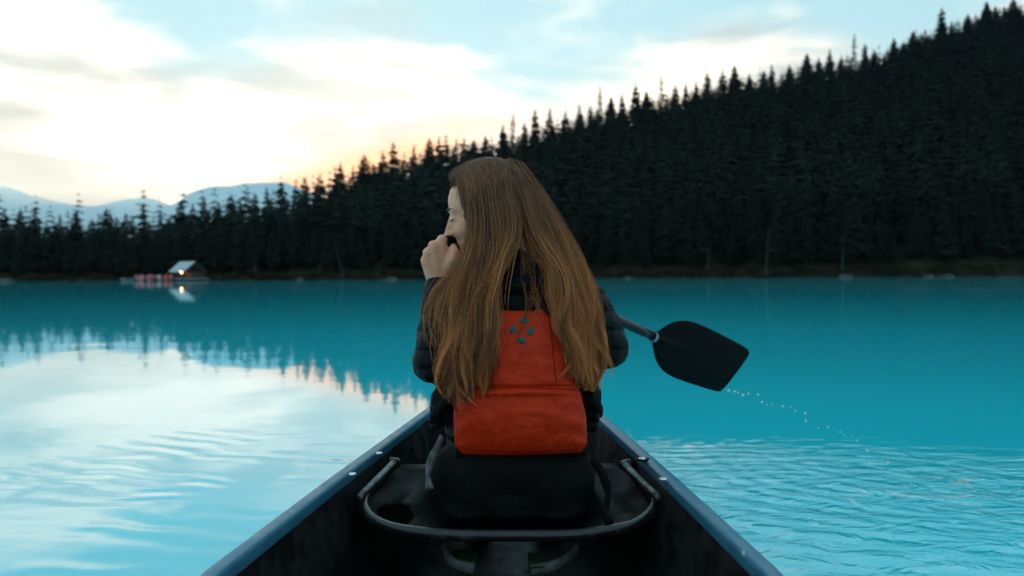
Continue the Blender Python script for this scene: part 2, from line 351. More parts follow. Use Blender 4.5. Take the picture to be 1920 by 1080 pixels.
# ---- conifers
m_needle = mat('spruce_needles', (0.02, 0.032, 0.024), 0.85, 0.15)
tt = m_needle.node_tree; oi = node(tt, 'ShaderNodeObjectInfo'); gp = node(tt, 'ShaderNodeNewGeometry')
nf = noise_tex(tt, gp.outputs['Position'], 0.16, 3)
mixed = mixc(tt, maprange(tt, nf, 0.35, 0.65), (0.006, 0.012, 0.010), (0.013, 0.019, 0.012))
tt.links.new(mixed, tt.nodes['Principled BSDF'].inputs['Base Color'])
m_bark = grain(mat('conifer_bark', (0.06, 0.05, 0.045), 0.95, 0.1), (0.035, 0.028, 0.024), (0.085, 0.07, 0.06), 3.0, vscale=(1, 1, 0.2))
def crown_arrays(seed, H=1.0, width=0.14, base=0.1, whorls=22, per=8, droop=0.32, sparse=0.0, lod=0):
    """spruce crown of drooping needled boughs; unit height"""
    r = random.Random(seed); V = []; T = []
    for k in range(whorls):
        t = (k + r.uniform(-.3, .3)) / (whorls - 1); t = min(max(t, 0), 1); z = base + (0.985 - base) * t
        rad = width * (1 - t) ** r.uniform(0.52, 0.68) * r.uniform(0.78, 1.12) + 0.008
        if t < 0.18: rad *= 0.55 + 2.5 * t
        n = max(4, int(per * (1 - 0.4 * t))); a0 = r.uniform(0, 6.28)
        for j in range(n):
            if r.random() < sparse: continue
            a = a0 + j * 6.283 / n + r.uniform(-.35, .35); L = rad * r.uniform(0.6, 1.2); d = np.array((math.cos(a), math.sin(a), 0)); s_ = np.array((-math.sin(a), math.cos(a), 0))
            dr = droop * r.uniform(0.6, 1.5); wd = L * r.uniform(0.26, 0.42) + 0.004
            zc = z + r.uniform(-.012, .012)
            b = len(V)
            p0 = np.array((0, 0, zc + 0.01)); p1 = d * L * 0.55 + np.array((0, 0, zc - L * dr * 0.45)); p2 = d * L + np.array((0, 0, zc - L * dr * 0.85))
            up = np.array((0, 0, wd * 0.35))
            V += [p0, p1 + s_ * wd - up, p1 + up * 0.3, p1 - s_ * wd - up, p2, p1 - np.array((0, 0, wd * 1.1))]
            T += [(b, b + 1, b + 2), (b, b + 2, b + 3), (b + 1, b + 4, b + 2), (b + 2, b + 4, b + 3)]
            if not lod:
                T += [(b, b + 5, b + 4)]
                b = len(V); q = d * L * 0.8 + np.array((0, 0, zc - L * dr * 0.6))
                V += [q, q + s_ * wd * 0.9 + d * L * 0.12 - up * 1.4, q - s_ * wd * 0.9 + d * L * 0.12 - up * 1.4, q + d * L * 0.22 - up]
                T += [(b, b + 1, b + 3), (b, b + 3, b + 2)]
    b = len(V); V += [np.array((0.006, 0, 0.96)), np.array((-0.003, 0.005, 0.96)), np.array((-0.003, -0.005, 0.96)), np.array((0, 0, 1.0))]
    T += [(b, b + 1, b + 3), (b + 1, b + 2, b + 3), (b + 2, b, b + 3)]
    return np.array(V), np.array(T)
def trunk_arrays(seed, r0=0.011, n=6, top=0.97):
    r = random.Random(seed); rows = []
    for z, k in ((-0.03, 1.25), (0.05, 1.0), (0.4, 0.7), (0.75, 0.35), (top, 0.1)):
        ox, oy = r.uniform(-.004, .004), r.uniform(-.004, .004)
        rows.append([(ox + r0 * k * math.cos(a), oy + r0 * k * math.sin(a), z) for a in np.linspace(0, 6.283, n, endpoint=False)])
    P = np.array(rows).transpose(1, 0, 2); mb = MB(); mb.grid(P, close_u=True); return mb.arrays()
VAR = []   # (crown mesh, trunk mesh) of unit-height trees
def to_mesh(name, v, faces, m):
    o = mesh_np(name, v, faces, m, smooth=False); me = o.data; bpy.data.objects.remove(o); return me
specs = [dict(width=0.19, base=0.06, per=10), dict(width=0.21, base=0.07, per=10), dict(width=0.16, base=0.08, whorls=24, per=9), dict(width=0.235, base=0.05, whorls=24, per=11), dict(width=0.14, base=0.10, per=9), dict(width=0.19, base=0.12, sparse=0.1, per=10),
         dict(width=0.085, base=0.2, sparse=0.4, per=6), dict(width=0.22, base=0.05, whorls=26, per=11)]
for k, s in enumerate(specs):
    v, t = crown_arrays(40 + k, **s); tv, tf = trunk_arrays(k)
    VAR.append((to_mesh('crown', v, [t], m_needle), to_mesh('trunk', tv, tf, m_bark)))
LOD = [crown_arrays(80 + k, whorls=13, per=6, lod=1, width=w, base=0.06) for k, w in enumerate((0.22, 0.26, 0.20, 0.24))]
n_tree = 0
def conifer(u, Y, h, var, label, group, name='spruce_tree', wid=1.0):
    global n_tree
    z = float(ground(np.float64(u), np.float64(Y)))
    e = empty(name, (u * Y, Y, z - 0.1)); rot = random.uniform(0, 6.28)
    e.matrix_world = Matrix.Translation((u * Y, Y, z - 0.1)) @ Matrix.Rotation(rot, 4, 'Z') @ Matrix.Diagonal((h * wid, h * wid, h, 1))
    tag(e, label, 'tree', group)
    for me, nm in zip(VAR[var], ('crown', 'trunk')):
        o = bpy.data.objects.new(nm, me); COL.objects.link(o); o.parent = e
    n_tree += 1
# trees whose tips stand out against the sky: photograph x, tip y, variant, width factor, nature
TIPS = [(8, 390, 1, 1), (38, 391, 3, 1), (66, 393, 0, 1), (112, 400, 2, 1), (142, 394, 1, 1), (200, 389, 3, 1.1), (236, 398, 0, 1), (268, 382, 4, 1), (300, 392, 2, 1), (338, 377, 3, 1.1),
        (382, 366, 2, 1.1), (410, 377, 0, 1), (434, 362, 3, .9), (450, 368, 2, 1), (478, 360, 0, 1), (500, 349, 2, 1), (527, 339, 0, 1.1), (555, 335, 4, 1), (571, 329, 0, 1), (600, 325, 1, 1.1),
        (628, 312, 4, 1), (638, 303, 5, 1), (662, 308, 6, 1.2), (683, 288, 3, 1.2), (718, 281, 1, 1), (737, 264, 0, 1), (758, 284, 4, 1), (776, 269, 2, 1), (805, 257, 3, 1), (823, 254, 4, 1.2), (836, 252, 4, 1.2), (856, 258, 6, 1.4),
        (870, 256, 0, 1), (910, 250, 5, 1), (943, 232, 1, 1), (962, 212, 6, 1.3), (1003, 204, 0, 1), (1031, 202, 2, 1.1), (1060, 207, 1, 1), (1086, 196, 2, 1.1), (1125, 160, 6, 1.1), (1166, 174, 0, 1), (1192, 156, 5, 1),
        (1212, 170, 3, 1), (1240, 140, 6, 1.0), (1266, 157, 0, 1), (1286, 152, 4, 1), (1305, 150, 2, 1), (1326, 134, 0, 1), (1355, 127, 4, 1.3), (1377, 121, 3, 1), (1405, 137, 1, 1), (1432, 130, 5, 1), (1447, 119, 2, 1), (1480, 120, 5, 1),
        (1513, 99, 3, 1.1), (1556, 91, 2, 1.1), (1602, 62, 6, 1.1), (1622, 80, 0, 1), (1640, 92, 1, 1), (1676, 70, 1, 1), (1712, 57, 3, 1.2), (1766, 13, 0, 1), (1790, 46, 6, 1), (1815, 25, 1, 1), (1850, 2, 3, 1), (1866, 10, 0, 1), (1900, -6, 1, 1.1)]
rt = random.Random(21); extra = []
for q0, q1 in zip(TIPS[:-1], TIPS[1:]):                       # lesser trees filling the wider gaps between the tall ones
    gap = q1[0] - q0[0]
    for k in range(1, 2):
        if gap > 33: f = 0.5; extra.append((q0[0] + gap * f + rt.uniform(-2, 2), max(q0[1], q1[1]) + rt.uniform(0, 16), rt.choice([0, 1, 2, 3, 5, 4]), rt.uniform(0.9, 1.2)))
TIPS = sorted(TIPS + extra)
ones = ['', 'first', 'second', 'third', 'fourth', 'fifth', 'sixth', 'seventh', 'eighth', 'ninth', 'tenth', 'eleventh', 'twelfth', 'thirteenth', 'fourteenth', 'fifteenth', 'sixteenth', 'seventeenth', 'eighteenth', 'nineteenth']
def ordinal(n):
    if n < 20: return ones[n]
    t_, o_ = divmod(n, 10); tens = ['', '', 'twenty', 'thirty', 'forty', 'fifty', 'sixty', 'seventy', 'eighty', 'ninety'][t_]
    return tens[:-1] + 'ieth' if o_ == 0 else tens + '-' + ones[o_]
ords = [ordinal(k) for k in range(1, 100)]
nl = nr = 0
for (px, py, var, wd) in TIPS:
    w_ = W(px, py, 1.0); u = w_.x; Y = float(Yridge(u)) - random.uniform(2, 14)
    top = W(px, py, Y).z; h = top - float(ground(u, Y)) + 0.1
    h = max(h, 6.0)
    look = 'thin ragged' if var == 6 else ('slender pointed' if var in (2, 4) else ('broad dense' if var in (3, 7) else 'dark pointed'))
    if px < 845: lab = f'{look} spruce on the skyline, {ords[nl]} tip counting from the left edge'; nl += 1
    else: lab = f'{look} spruce on the skyline, {ords[nr]} tip counting rightward from her head'; nr += 1
    conifer(u, Y, h, var, lab, 'conifers standing out on the skyline', wid=wd * (1.2 if h > 13 else 1.45))
# the front rows along the shore
placed = []
def front_row(n, d0, d1, h0, h1, seed):
    r = random.Random(seed)
    for i in range(n):
        u = -0.70 + 1.42 * (i + r.uniform(0.1, 0.9)) / n; Y = float(Yshore(u)) + r.uniform(d0, d1)
        px = 960 + F * u
        if px < 300: lab = 'dark spruce in the shore rows left of the boathouse'
        elif px < 440: lab = 'dark spruce in the shore rows behind the boathouse'
        elif px < 800: lab = 'dark spruce in the shore rows between boathouse and woman'
        elif px < 1140: lab = 'dark spruce in the shore rows hidden partly by the woman'
        elif px < 1500: lab = 'dark spruce in the shore rows above the paddle blade'
        else: lab = 'dark spruce in the shore rows at the far right'
        h = r.uniform(h0, h1) * (0.74 if px < 450 else (0.86 if px < 620 else 1.0))
        conifer(u, Y, h, r.choice([0, 1, 2, 3, 5, 7]), lab, 'conifers lining the far shore')
front_row(104, 4, 9, 6.5, 13.0, 1); front_row(104, 10, 19, 8.0, 15.5, 2)
# the massed forest behind: one body of trees
r = random.Random(5); vs = []; ts = []; off = 0
def add_far(u, Y, h, k):
    global off
    v, t = LOD[k]; a = r.uniform(0, 6.28); c, s = math.cos(a), math.sin(a); wd = h * r.uniform(0.85, 1.2)
    z = float(ground(np.float64(u), np.float64(Y))) - 0.2
    vs.append(np.stack([u * Y + wd * (v[:, 0] * c - v[:, 1] * s), Y + wd * (v[:, 0] * s + v[:, 1] * c), z + h * v[:, 2]], 1)); ts.append(t + off); off += len(v)
for u in np.arange(-0.90, 1.05, 0.0165):
    y0, y1 = float(Yshore(u)) + 19, float(Yridge(u)) + 6
    Y = y0
    while Y < y1:
        uu = u + r.uniform(-0.008, 0.008); yy = Y + r.uniform(-1.6, 1.6)
        rem = (float(np.interp(uu, SX, SP)) - float(np.interp(uu, [-0.24, 0.1, 0.62], [-4, 8, 22]))) / F * yy + 0.8 - float(ground(uu, yy))     # stay under the skyline
        h = min(r.uniform(10.5, 17.5), rem * r.uniform(0.55, 1.0)) if yy > y1 - 40 else r.uniform(9.5, 18.5)
        if h > 4.5: add_far(uu, yy, h, r.randrange(4))
        if yy > y1 - 45:                                                             # fill the crest
            for _ in range(1):
                uu = u + r.uniform(-0.0065, 0.0065); y2 = yy + r.uniform(-3, 3); rem = (float(np.interp(uu, SX, SP)) - float(np.interp(uu, [-0.24, 0.1, 0.62], [-4, 8, 22]))) / F * y2 + 0.8 - float(ground(uu, y2)); h = rem * r.uniform(0.45, 0.88)
                if h > 4.5: add_far(uu, y2, h, r.randrange(4))
        Y += r.uniform(4.6, 7.4)
forest = mesh_np('massed_forest', np.concatenate(vs), [np.concatenate(ts)], m_needle, smooth=False)
tag(forest, 'dark massed conifer forest covering the hillside behind the shore rows', 'forest', kind='stuff')

# ---- bushes and grass along the waterline (uncountable)
m_bush = bpy.data.materials.new('shore_foliage'); m_bush.use_nodes = True; t = m_bush.node_tree; b = t.nodes['Principled BSDF']; b.inputs['Roughness'].default_value = 0.9; b.inputs['Specular IOR Level'].default_value = 0.1
gp = node(t, 'ShaderNodeNewGeometry'); nf = noise_tex(t, gp.outputs['Position'], 0.35, 3)
t.links.new(mixc(t, maprange(t, nf, 0.38, 0.62), (0.013, 0.020, 0.009), (0.036, 0.024, 0.010)), b.inputs['Base Color'])
r = random.Random(11); vs = []; ts = []; off = 0
for i in range(620):
    u = -0.85 + 1.8 * r.random(); Y = float(Yshore(u)) + r.uniform(-0.6, 3.2); z = float(ground(u, Y))
    if -0.475 < u < -0.385 and Y < Yshore(u) + 1.5: continue
    rad = r.uniform(0.4, 1.3); hh = rad * r.uniform(0.6, 1.2)
    for k in range(46):
        a = r.uniform(0, 6.28); ph = math.asin(r.random()); rr = r.uniform(0.7, 1.0)
        c = np.array((u * Y + rad * rr * math.cos(a) * math.cos(ph), Y + rad * rr * math.sin(a) * math.cos(ph), max(z, 0.0) + hh * rr * math.sin(ph)))
        L = r.uniform(0.1, 0.28); d1 = np.array([r.gauss(0, 1) for _ in range(3)]); d1 *= L / np.linalg.norm(d1); d2 = np.array([r.gauss(0, 1) for _ in range(3)]); d2 *= L * 0.7 / np.linalg.norm(d2)
        vs.append(np.stack([c - d1, c + d2, c + d1, c - d2])); ts.append(np.array([(0, 1, 2), (0, 2, 3)]) + off); off += 4
bush = mesh_np('shore_bushes', np.concatenate(vs), [np.concatenate(ts)], m_bush, smooth=False)
tag(bush, 'olive and rust coloured low bushes along the far waterline', 'bushes', kind='stuff')

# ---- pale bare trunks and rocks on the shore
m_dead = grain(mat('bleached_wood', (0.3, 0.28, 0.26), 0.9, 0.1), (0.035, 0.034, 0.033), (0.085, 0.082, 0.078), 2.0, vscale=(1, 1, 0.15))
def snag(px, pyb, pyt, lean, label):
    u = (px - 960) / F; Y = float(Yshore(u)) + 1.2; p = W(px, pyb, Y); p.z = float(ground(u, Y)) - 0.1; h = W(px, pyt, Y).z - p.z
    e = empty('bare_trunk', p); tag(e, label, 'dead tree', 'pale bare trunks on the far shore')
    pts = [p + Vector((lean * h * (k / 9) ** 1.3, 0.1 * math.sin(k), h * k / 9)) for k in range(10)]
    mb = MB(); mb.tube(pts, np.linspace(0.12, 0.025, 10), 7); mb.build('trunk', m_dead, e)
    rr = random.Random(int(px))
    for k in range(7):
        q = pts[3 + k % 6]; a = rr.uniform(0, 6.28); L = rr.uniform(0.3, 0.9)
        mb = MB(); mb.tube([q, q + Vector((math.cos(a) * L * .5, math.sin(a) * L * .5, .1 * L)), q + Vector((math.cos(a) * L, math.sin(a) * L, -.05 * L))], [0.025, 0.018, 0.006], 5); mb.build('branch', m_dead, e)
snag(1436, 520, 425, 0.06, 'pale leaning bare trunk on shore directly above the paddle blade tip')
snag(1580, 516, 425, 0.0, 'pale straight bare trunk above a grey rock on the far shore')
snag(1325, 522, 460, 0.14, 'short pale leaning trunk on shore above the middle of the paddle blade')
snag(642, 522, 455, -0.22, 'faint leaning bare trunk on shore between boathouse and woman')
snag(478, 524, 470, 0.02, 'faint upright bare trunk on the shore right of the boathouse')
m_rock = grain(mat('shore_rock', (0.2, 0.2, 0.2), 0.9, 0.2), (0.035, 0.036, 0.036), (0.11, 0.11, 0.105), 2.5, bump=0.02)
for px, sz, label in ((1586, 1.1, 'grey rock at the foot of the straight bare trunk'), (1740, 0.7, 'small low grey rock on shore, left one of two at far right'), (1778, 0.9, 'low grey rock on shore, right one of two at far right'), (1176, 0.6, 'small grey rock on shore just right of the woman'), (10, 1.3, 'pale flat rock at the waterline by the left edge'), (565, 0.8, 'grey rock on shore between boathouse and leaning trunk'), (735, 0.9, 'grey rock on shore just left of the hand')):
    u = (px - 960) / F; Y = float(Yshore(u)) - 0.4; bm = bmesh.new(); bmesh.ops.create_icosphere(bm, subdivisions=3, radius=1.0)
    for v in bm.verts:
        n = 1 + 0.35 * mnoise.noise(v.co * 1.1 + Vector((px, 0, 0))) + 0.15 * mnoise.noise(v.co * 2.7 + Vector((0, px, 0))); v.co = Vector((v.co.x * n * sz * 1.2, v.co.y * n * sz * 0.8, v.co.z * n * sz * 0.42))
    me = bpy.data.meshes.new('shore_rock'); bm.to_mesh(me); bm.free(); me.materials.append(m_rock)
    o = bpy.data.objects.new('shore_rock', me); COL.objects.link(o); o.location = (u * Y, Y, 0.1); tag(o, label, 'rock', 'rocks on the far shore')

# ---- boathouse with metal roof, lamp and dock
m_roof = grain(mat('pale_metal_roof', (0.5, 0.56, 0.6), 0.45, 0.5, 0.0), (0.45, 0.53, 0.58), (0.58, 0.63, 0.66), 1.5)
m_wood = grain(mat('dark_timber', (0.06, 0.04, 0.03), 0.85, 0.2), (0.035, 0.025, 0.02), (0.10, 0.065, 0.045), 4.0, vscale=(1, 1, 0.2))
m_gable = grain(mat('tarred_boards', (0.02, 0.015, 0.012), 0.9, 0.1), (0.012, 0.010, 0.009), (0.030, 0.020, 0.015), 3.0, vscale=(1, 1, 0.2))
m_deck = grain(mat('weathered_deck', (0.3, 0.31, 0.32), 0.8, 0.2), (0.24, 0.26, 0.28), (0.40, 0.41, 0.42), 3.0)
YB = 146.0
bc = W(352, 520, YB); bc.z = 0
th = R(33); ax = Vector((math.cos(th), -math.sin(th), 0)); ay = Vector((math.sin(th), math.cos(th), 0)); az_ = Vector((0, 0, 1))
house = empty('boathouse', bc); tag(house, 'small boathouse with pale metal roof and a lit lamp on the dock', 'boathouse')
def BH(a, b_, c): return bc + ax * a + ay * b_ + az_ * c
L2, hw = 2.35, 2.3
dk = MB()
def obox(mb, a0, a1, b0, b1, c0, c1):
    P = [BH(a, b_, c) for c in (c0, c1) for b_ in (b0, b1) for a in (a0, a1)]
    mb.add([tuple(p) for p in P], [(0, 2, 3, 1), (4, 5, 7, 6), (0, 1, 5, 4), (2, 6, 7, 3), (0, 4, 6, 2), (1, 3, 7, 5)])
eave, ridge = 1.7, 3.5
mb = MB()
for sgn in (-1, 1):
    e0, e1 = (-hw, 0) if sgn < 0 else (hw, 0)
    P = []
    for (b_, c) in ((e0, eave), (e1, ridge)):
        for a in (-L2, L2): P += [BH(a, b_, c), BH(a, b_, c - 0.12)]
    P = [tuple(p) for p in P]
    mb.add(P, [(0, 2, 6, 4), (1, 5, 7, 3), (0, 4, 5, 1), (2, 3, 7, 6), (0, 1, 3, 2), (4, 6, 7, 5)])
roof = fix_normals(mb.build('roof', m_roof, house, smooth=False))
for k in range(11):      # standing seams
    a = -L2 + 0.1 + k * (2 * L2 - 0.2) / 10; mb = MB()
    d = Vector((ay * hw + az_ * (ridge - eave)))
    p0, p1 = BH(a, -hw, eave + 0.03), BH(a, 0, ridge + 0.03); mb.tube([p0, p1], 0.03, 5); mb.build('roof_seam', m_roof, roof)
mb = MB(); mb.add([tuple(BH(2.30, -hw + .1, eave - .1)), tuple(BH(2.30, hw - .1, eave - .1)), tuple(BH(2.30, 0, ridge - .16)), tuple(BH(2.24, -hw + .1, eave - .1)), tuple(BH(2.24, hw - .1, eave - .1)), tuple(BH(2.24, 0, ridge - .16))], [(0, 1, 4, 3), (1, 2, 5, 4), (2, 0, 3, 5)], [(0, 2, 1), (3, 4, 5)]); fix_normals(mb.build('gable', m_gable, house, smooth=False))
mb = MB(); mb.tube([BH(2.37, hw, eave - .06), BH(2.37, 0, ridge - .06), BH(2.37, -hw, eave - .06)], .1, 4); mb.build('bargeboard', m_wood, house, smooth=False)
for a in (-2.1, -0.7, 0.7, 2.1):
    for b_ in (-1.9, 1.9): mb = MB(); obox(mb, a - .09, a + .09, b_ - .09, b_ + .09, 0.3, eave + 0.35); mb.build('post', m_wood, house, smooth=False)
mb = MB(); obox(mb, -1.9, 2.1, -0.9, 1.8, 0.46, eave + 0.3); fix_normals(mb.build('wall', m_wood, house, smooth=False))
mb = MB(); obox(mb, 0.5, 1.3, -0.96, -0.9, 0.46, 1.6); fix_normals(mb.build('door', mat('boathouse_door', (0.09, 0.05, 0.035), 0.7), house, smooth=False))
for k in range(12):
    b0 = -3.4 + k * 0.5; mb = MB(); obox(mb, -2.6, 2.6, b0 + 0.02, b0 + 0.48, 0.32, 0.45); fix_normals(mb.build('deck_plank', m_deck, house, smooth=False))
for a in (-2.4, 0, 2.4):
    for b_ in (-3.2, 0.0): mb = MB(); mb.tube([BH(a, b_, -0.6), BH(a, b_, 0.31)], 0.12, 8); mb.build('pile', m_wood, house)
m_lamp = bpy.data.materials.new('lit_lamp'); m_lamp.use_nodes = True; bl = m_lamp.node_tree.nodes['Principled BSDF']
bl.inputs['Emission Color'].default_value = (1.0, 0.55, 0.22, 1); bl.inputs['Emission Strength'].default_value = 8.0
lp = W(340, 509.5, YB - 2.4); mb = MB(); mb.ellipsoid(lp, (0.17, 0.17, 0.2), 14, 9); mb.build('lamp_globe', m_lamp, house)
mb = MB(); mb.tube([lp + Vector((0, 0, .22)), lp + Vector((0, 0, .42)), lp + Vector((0, 0.3, .55))], 0.03, 6); mb.build('lamp_bracket', m_wood, house)

# ---- moored rental canoes
def canoe_shell(L, Wd, Hh):
    ts_ = np.linspace(-1, 1, 25); rows = []
    for s_ in ts_:
        w_ = Wd / 2 * (1 - abs(s_) ** 2.4) ** 0.8 + 0.012; gz = Hh * (0.72 + 0.42 * abs(s_) ** 3.2); kz = -0.06 + 0.22 * abs(s_) ** 6
        rows.append([(w_ * math.sin(a) * (1 if abs(math.sin(a)) < 1 else 1), s_ * L / 2 * (1 + 0.03 * math.cos(a)), kz + (gz - kz) * (1 - math.cos(a) ** 1.6 if math.cos(a) > 0 else 1)) for a in np.linspace(-math.pi / 2, math.pi / 2, 15)])
    return np.array(rows)
red_tints = [((0.62, 0.16, 0.14), 'faded red'), ((0.70, 0.36, 0.36), 'pinkish'), ((0.46, 0.07, 0.06), 'dark red'), ((0.72, 0.46, 0.46), 'pale pink'), ((0.60, 0.09, 0.07), 'bright red'), ((0.62, 0.20, 0.18), 'salmon red')]
for k, (c, nm) in enumerate(red_tints):
    px = 262 + k * 10.6; base = W(px, 520, YB - 2.6 + 0.5 * (k % 2)); base.z = 0.0
    e = empty('moored_canoe', base); wh = ['outermost, farthest from the dock', 'second from the outer end', 'third from the outer end', 'fourth from the outer end', 'next but one to the dock'.replace('next but one', 'second nearest'), 'nearest the dock'][k]
    tag(e, f'{nm} rental canoe moored by the boathouse, {wh}', 'canoe', 'red canoes moored at the boathouse')
    M_ = Matrix.Translation(base) @ Matrix.Rotation(R(40 + 6 * math.sin(k * 2.1)), 4, 'Z') @ Matrix.Rotation(R(6 * math.sin(k * 1.7)), 4, 'Y')
    P = canoe_shell(4.6, 1.1, 1.0); mp = mat('canoe_red_%d' % k, c, 0.4, 0.5)
    P2 = np.array([[tuple(M_ @ Vector(p)) for p in row] for row in P]); mb = MB(); mb.grid(P2); hull = mb.build('hull', mp, e)
    for j in (0, -1): mb = MB(); mb.tube(P2[:, j], 0.035, 6); mb.build('gunwale', mp, e)
    for f in (0.3, 0.7): i = int(f * 24); mb = MB(); mb.tube([P2[i, 0], P2[i, -1]], 0.03, 5); mb.build('thwart', m_deck, e)
base = W(240, 522, YB - 1.5); base.z = 0; e = empty('moored_rowboat', base); tag(e, 'pale grey small boat moored left of the red canoes', 'boat')
M_ = Matrix.Translation(base) @ Matrix.Rotation(R(75), 4, 'Z'); P2 = np.array([[tuple(M_ @ Vector(p)) for p in row] for row in canoe_shell(3.0, 1.1, 0.55)])
mb = MB(); mb.grid(P2); mb.build('hull', mat('pale_boat_paint', (0.13, 0.155, 0.16), 0.6), e)
for j in (0, -1): mb = MB(); mb.tube(P2[:, j], 0.03, 6); mb.build('gunwale', m_deck, e)

# ================================================================== THE CANOE IN FRONT
m_hull = grain(mat('black_canoe_plastic', (0.006, 0.007, 0.007), 0.5, 0.22), (0.004, 0.0045, 0.005), (0.011, 0.012, 0.013), 14, rough=(0.38, 0.62), bump=0.0006)
m_gun = grain(mat('gunwale_vinyl', (0.03, 0.034, 0.04), 0.36, 0.3), (0.028, 0.15, 0.235), (0.040, 0.18, 0.275), 22, rough=(0.28, 0.44), bump=0.0004)  # black rail; the blue of the reflected sky is put into its base colour
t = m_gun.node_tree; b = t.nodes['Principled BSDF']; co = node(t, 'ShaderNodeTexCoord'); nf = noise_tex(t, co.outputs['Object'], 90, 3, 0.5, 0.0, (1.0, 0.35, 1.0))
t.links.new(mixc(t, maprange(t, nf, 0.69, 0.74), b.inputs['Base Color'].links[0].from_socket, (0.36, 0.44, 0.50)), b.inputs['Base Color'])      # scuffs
m_seat = grain(mat('seat_plastic', (0.006, 0.007, 0.008), 0.3, 0.04), (0.0015, 0.002, 0.0025), (0.004, 0.005, 0.006), 9, rough=(0.34, 0.6), bump=0.0008)
m_tube = grain(mat('seat_tube', (0.02, 0.02, 0.022), 0.3, 0.5), (0.012, 0.012, 0.014), (0.05, 0.05, 0.052), 18, lo=0.5, hi=0.8, rough=(0.22, 0.4))
m_screw = grain(mat('screw_steel', (0.75, 0.77, 0.8), 0.3, 0.5, 1.0), (0.70, 0.72, 0.75), (0.85, 0.86, 0.88), 300)
canoe = empty('canoe', (0, 1.5, 0)); tag(canoe, 'black plastic canoe the woman sits in, seen from the stern seat', 'canoe')
yy = np.linspace(-1.13, 4.10, 90)
def section(y, t_):          # t_ in 0..1 gunwale-left to gunwale-right, returns inner skin offset
    pass
def hull_grid(inset, zoff):
    rows = []
    for y in yy:
        w_ = max(half_w(y) - inset, 0.004); g = sheer(y); kz = -0.085 + zoff + (g - 0.02 + 0.085) * (np.clip((y - 3.55) / 0.57, 0, 1) ** 3 * 0.9 + np.clip((-0.75 - y) / 0.4, 0, 1) ** 3 * 0.9)
        row = []
        for a in np.linspace(-1, 1, 29):
            s_ = abs(a); fl = min(s_ / 0.62, 1.0)                    # flat floor, round bilge, near upright side
            x = w_ * (0.86 * math.sin(fl * math.pi / 2) ** 0.9 + 0.14 * max(0, (s_ - 0.62) / 0.38)); z = kz + (g - kz) * (0.36 * (1 - math.cos(fl * math.pi / 2)) ** 1.5 + 0.64 * max(0, (s_ - 0.5) / 0.5) ** 1.25 if s_ > 0.5 else 0.36 * (1 - math.cos(fl * math.pi / 2)) ** 1.5)
            row.append((axis_x(y) + math.copysign(x, a), y, min(z, g - 0.004)))
        rows.append(row)
    return np.array(rows)
Ho, Hi = hull_grid(0.0, 0.0), hull_grid(0.009, 0.012)
mb = MB(); mb.grid(Ho); mb.grid(Hi[:, ::-1]); hull = mb.build('hull', m_hull, canoe)
def gun_ring(y, sgn):
    c = axis_x(y) + sgn * (half_w(y) - 0.002); z = sheer(y) + 0.006; hwid = 0.0140
    prof = [(-hwid, -0.020), (-hwid, 0.0), (-hwid + 0.004, 0.0045), (hwid - 0.006, 0.0060), (hwid - 0.002, 0.0045), (hwid, 0.0), (hwid, -0.024), (hwid - 0.006, -0.024), (hwid - 0.006, -0.012), (-hwid + 0.006, -0.010), (-hwid + 0.006, -0.020)]
    return [(c + sgn * p, y, z + q) for p, q in prof]
yg = np.linspace(-1.10, 4.04, 120)
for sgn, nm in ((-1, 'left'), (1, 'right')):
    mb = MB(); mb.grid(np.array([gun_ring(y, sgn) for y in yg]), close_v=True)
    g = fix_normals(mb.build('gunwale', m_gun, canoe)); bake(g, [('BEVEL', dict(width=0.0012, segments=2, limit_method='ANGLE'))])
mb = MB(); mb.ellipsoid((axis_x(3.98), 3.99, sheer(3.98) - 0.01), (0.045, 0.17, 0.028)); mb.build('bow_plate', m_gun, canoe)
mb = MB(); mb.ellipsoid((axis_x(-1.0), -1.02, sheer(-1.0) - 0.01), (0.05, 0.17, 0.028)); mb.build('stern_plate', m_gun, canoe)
def screw_at(px, py, washer=False):
    D = 1.7
    for _ in range(12): D = D + 0.6 * ((CAM.z - (sheer(D) + 0.013)) / ((CAM.z - W(px, py, 1.0).z)) - D)
    p = W(px, py, D); p.z = float(sheer(D)) + 0.0115
    mb = MB(); n = 18; rows = []
    for rr, zz in ((0.0085, 0.0), (0.0085, 0.0012), (0.0070, 0.0028), (0.0032, 0.0034), (0.0030, 0.0018), (0.0002, 0.0016)):
        rows.append([(p.x + rr * math.cos(a), p.y + rr * math.sin(a), p.z + zz) for a in np.linspace(0, 6.283, n, endpoint=False)])
    mb.grid(np.array(rows), close_v=True); s_ = fix_normals(mb.build('screw', m_screw, canoe))
    if washer:
        mb = MB(); rows = [[(p.x + rr * math.cos(a), p.y + rr * math.sin(a), p.z + zz) for a in np.linspace(0, 6.283, n, endpoint=False)] for rr, zz in ((0.0175, -0.002), (0.0175, 0.0004), (0.009, 0.0008), (0.0086, -0.001))]
        mb.grid(np.array(rows), close_v=True); fix_normals(mb.build('washer', m_seat, s_))
for a in ((711, 849), (661, 888), (1243, 897)): screw_at(*a)
screw_at(1204, 859, True)
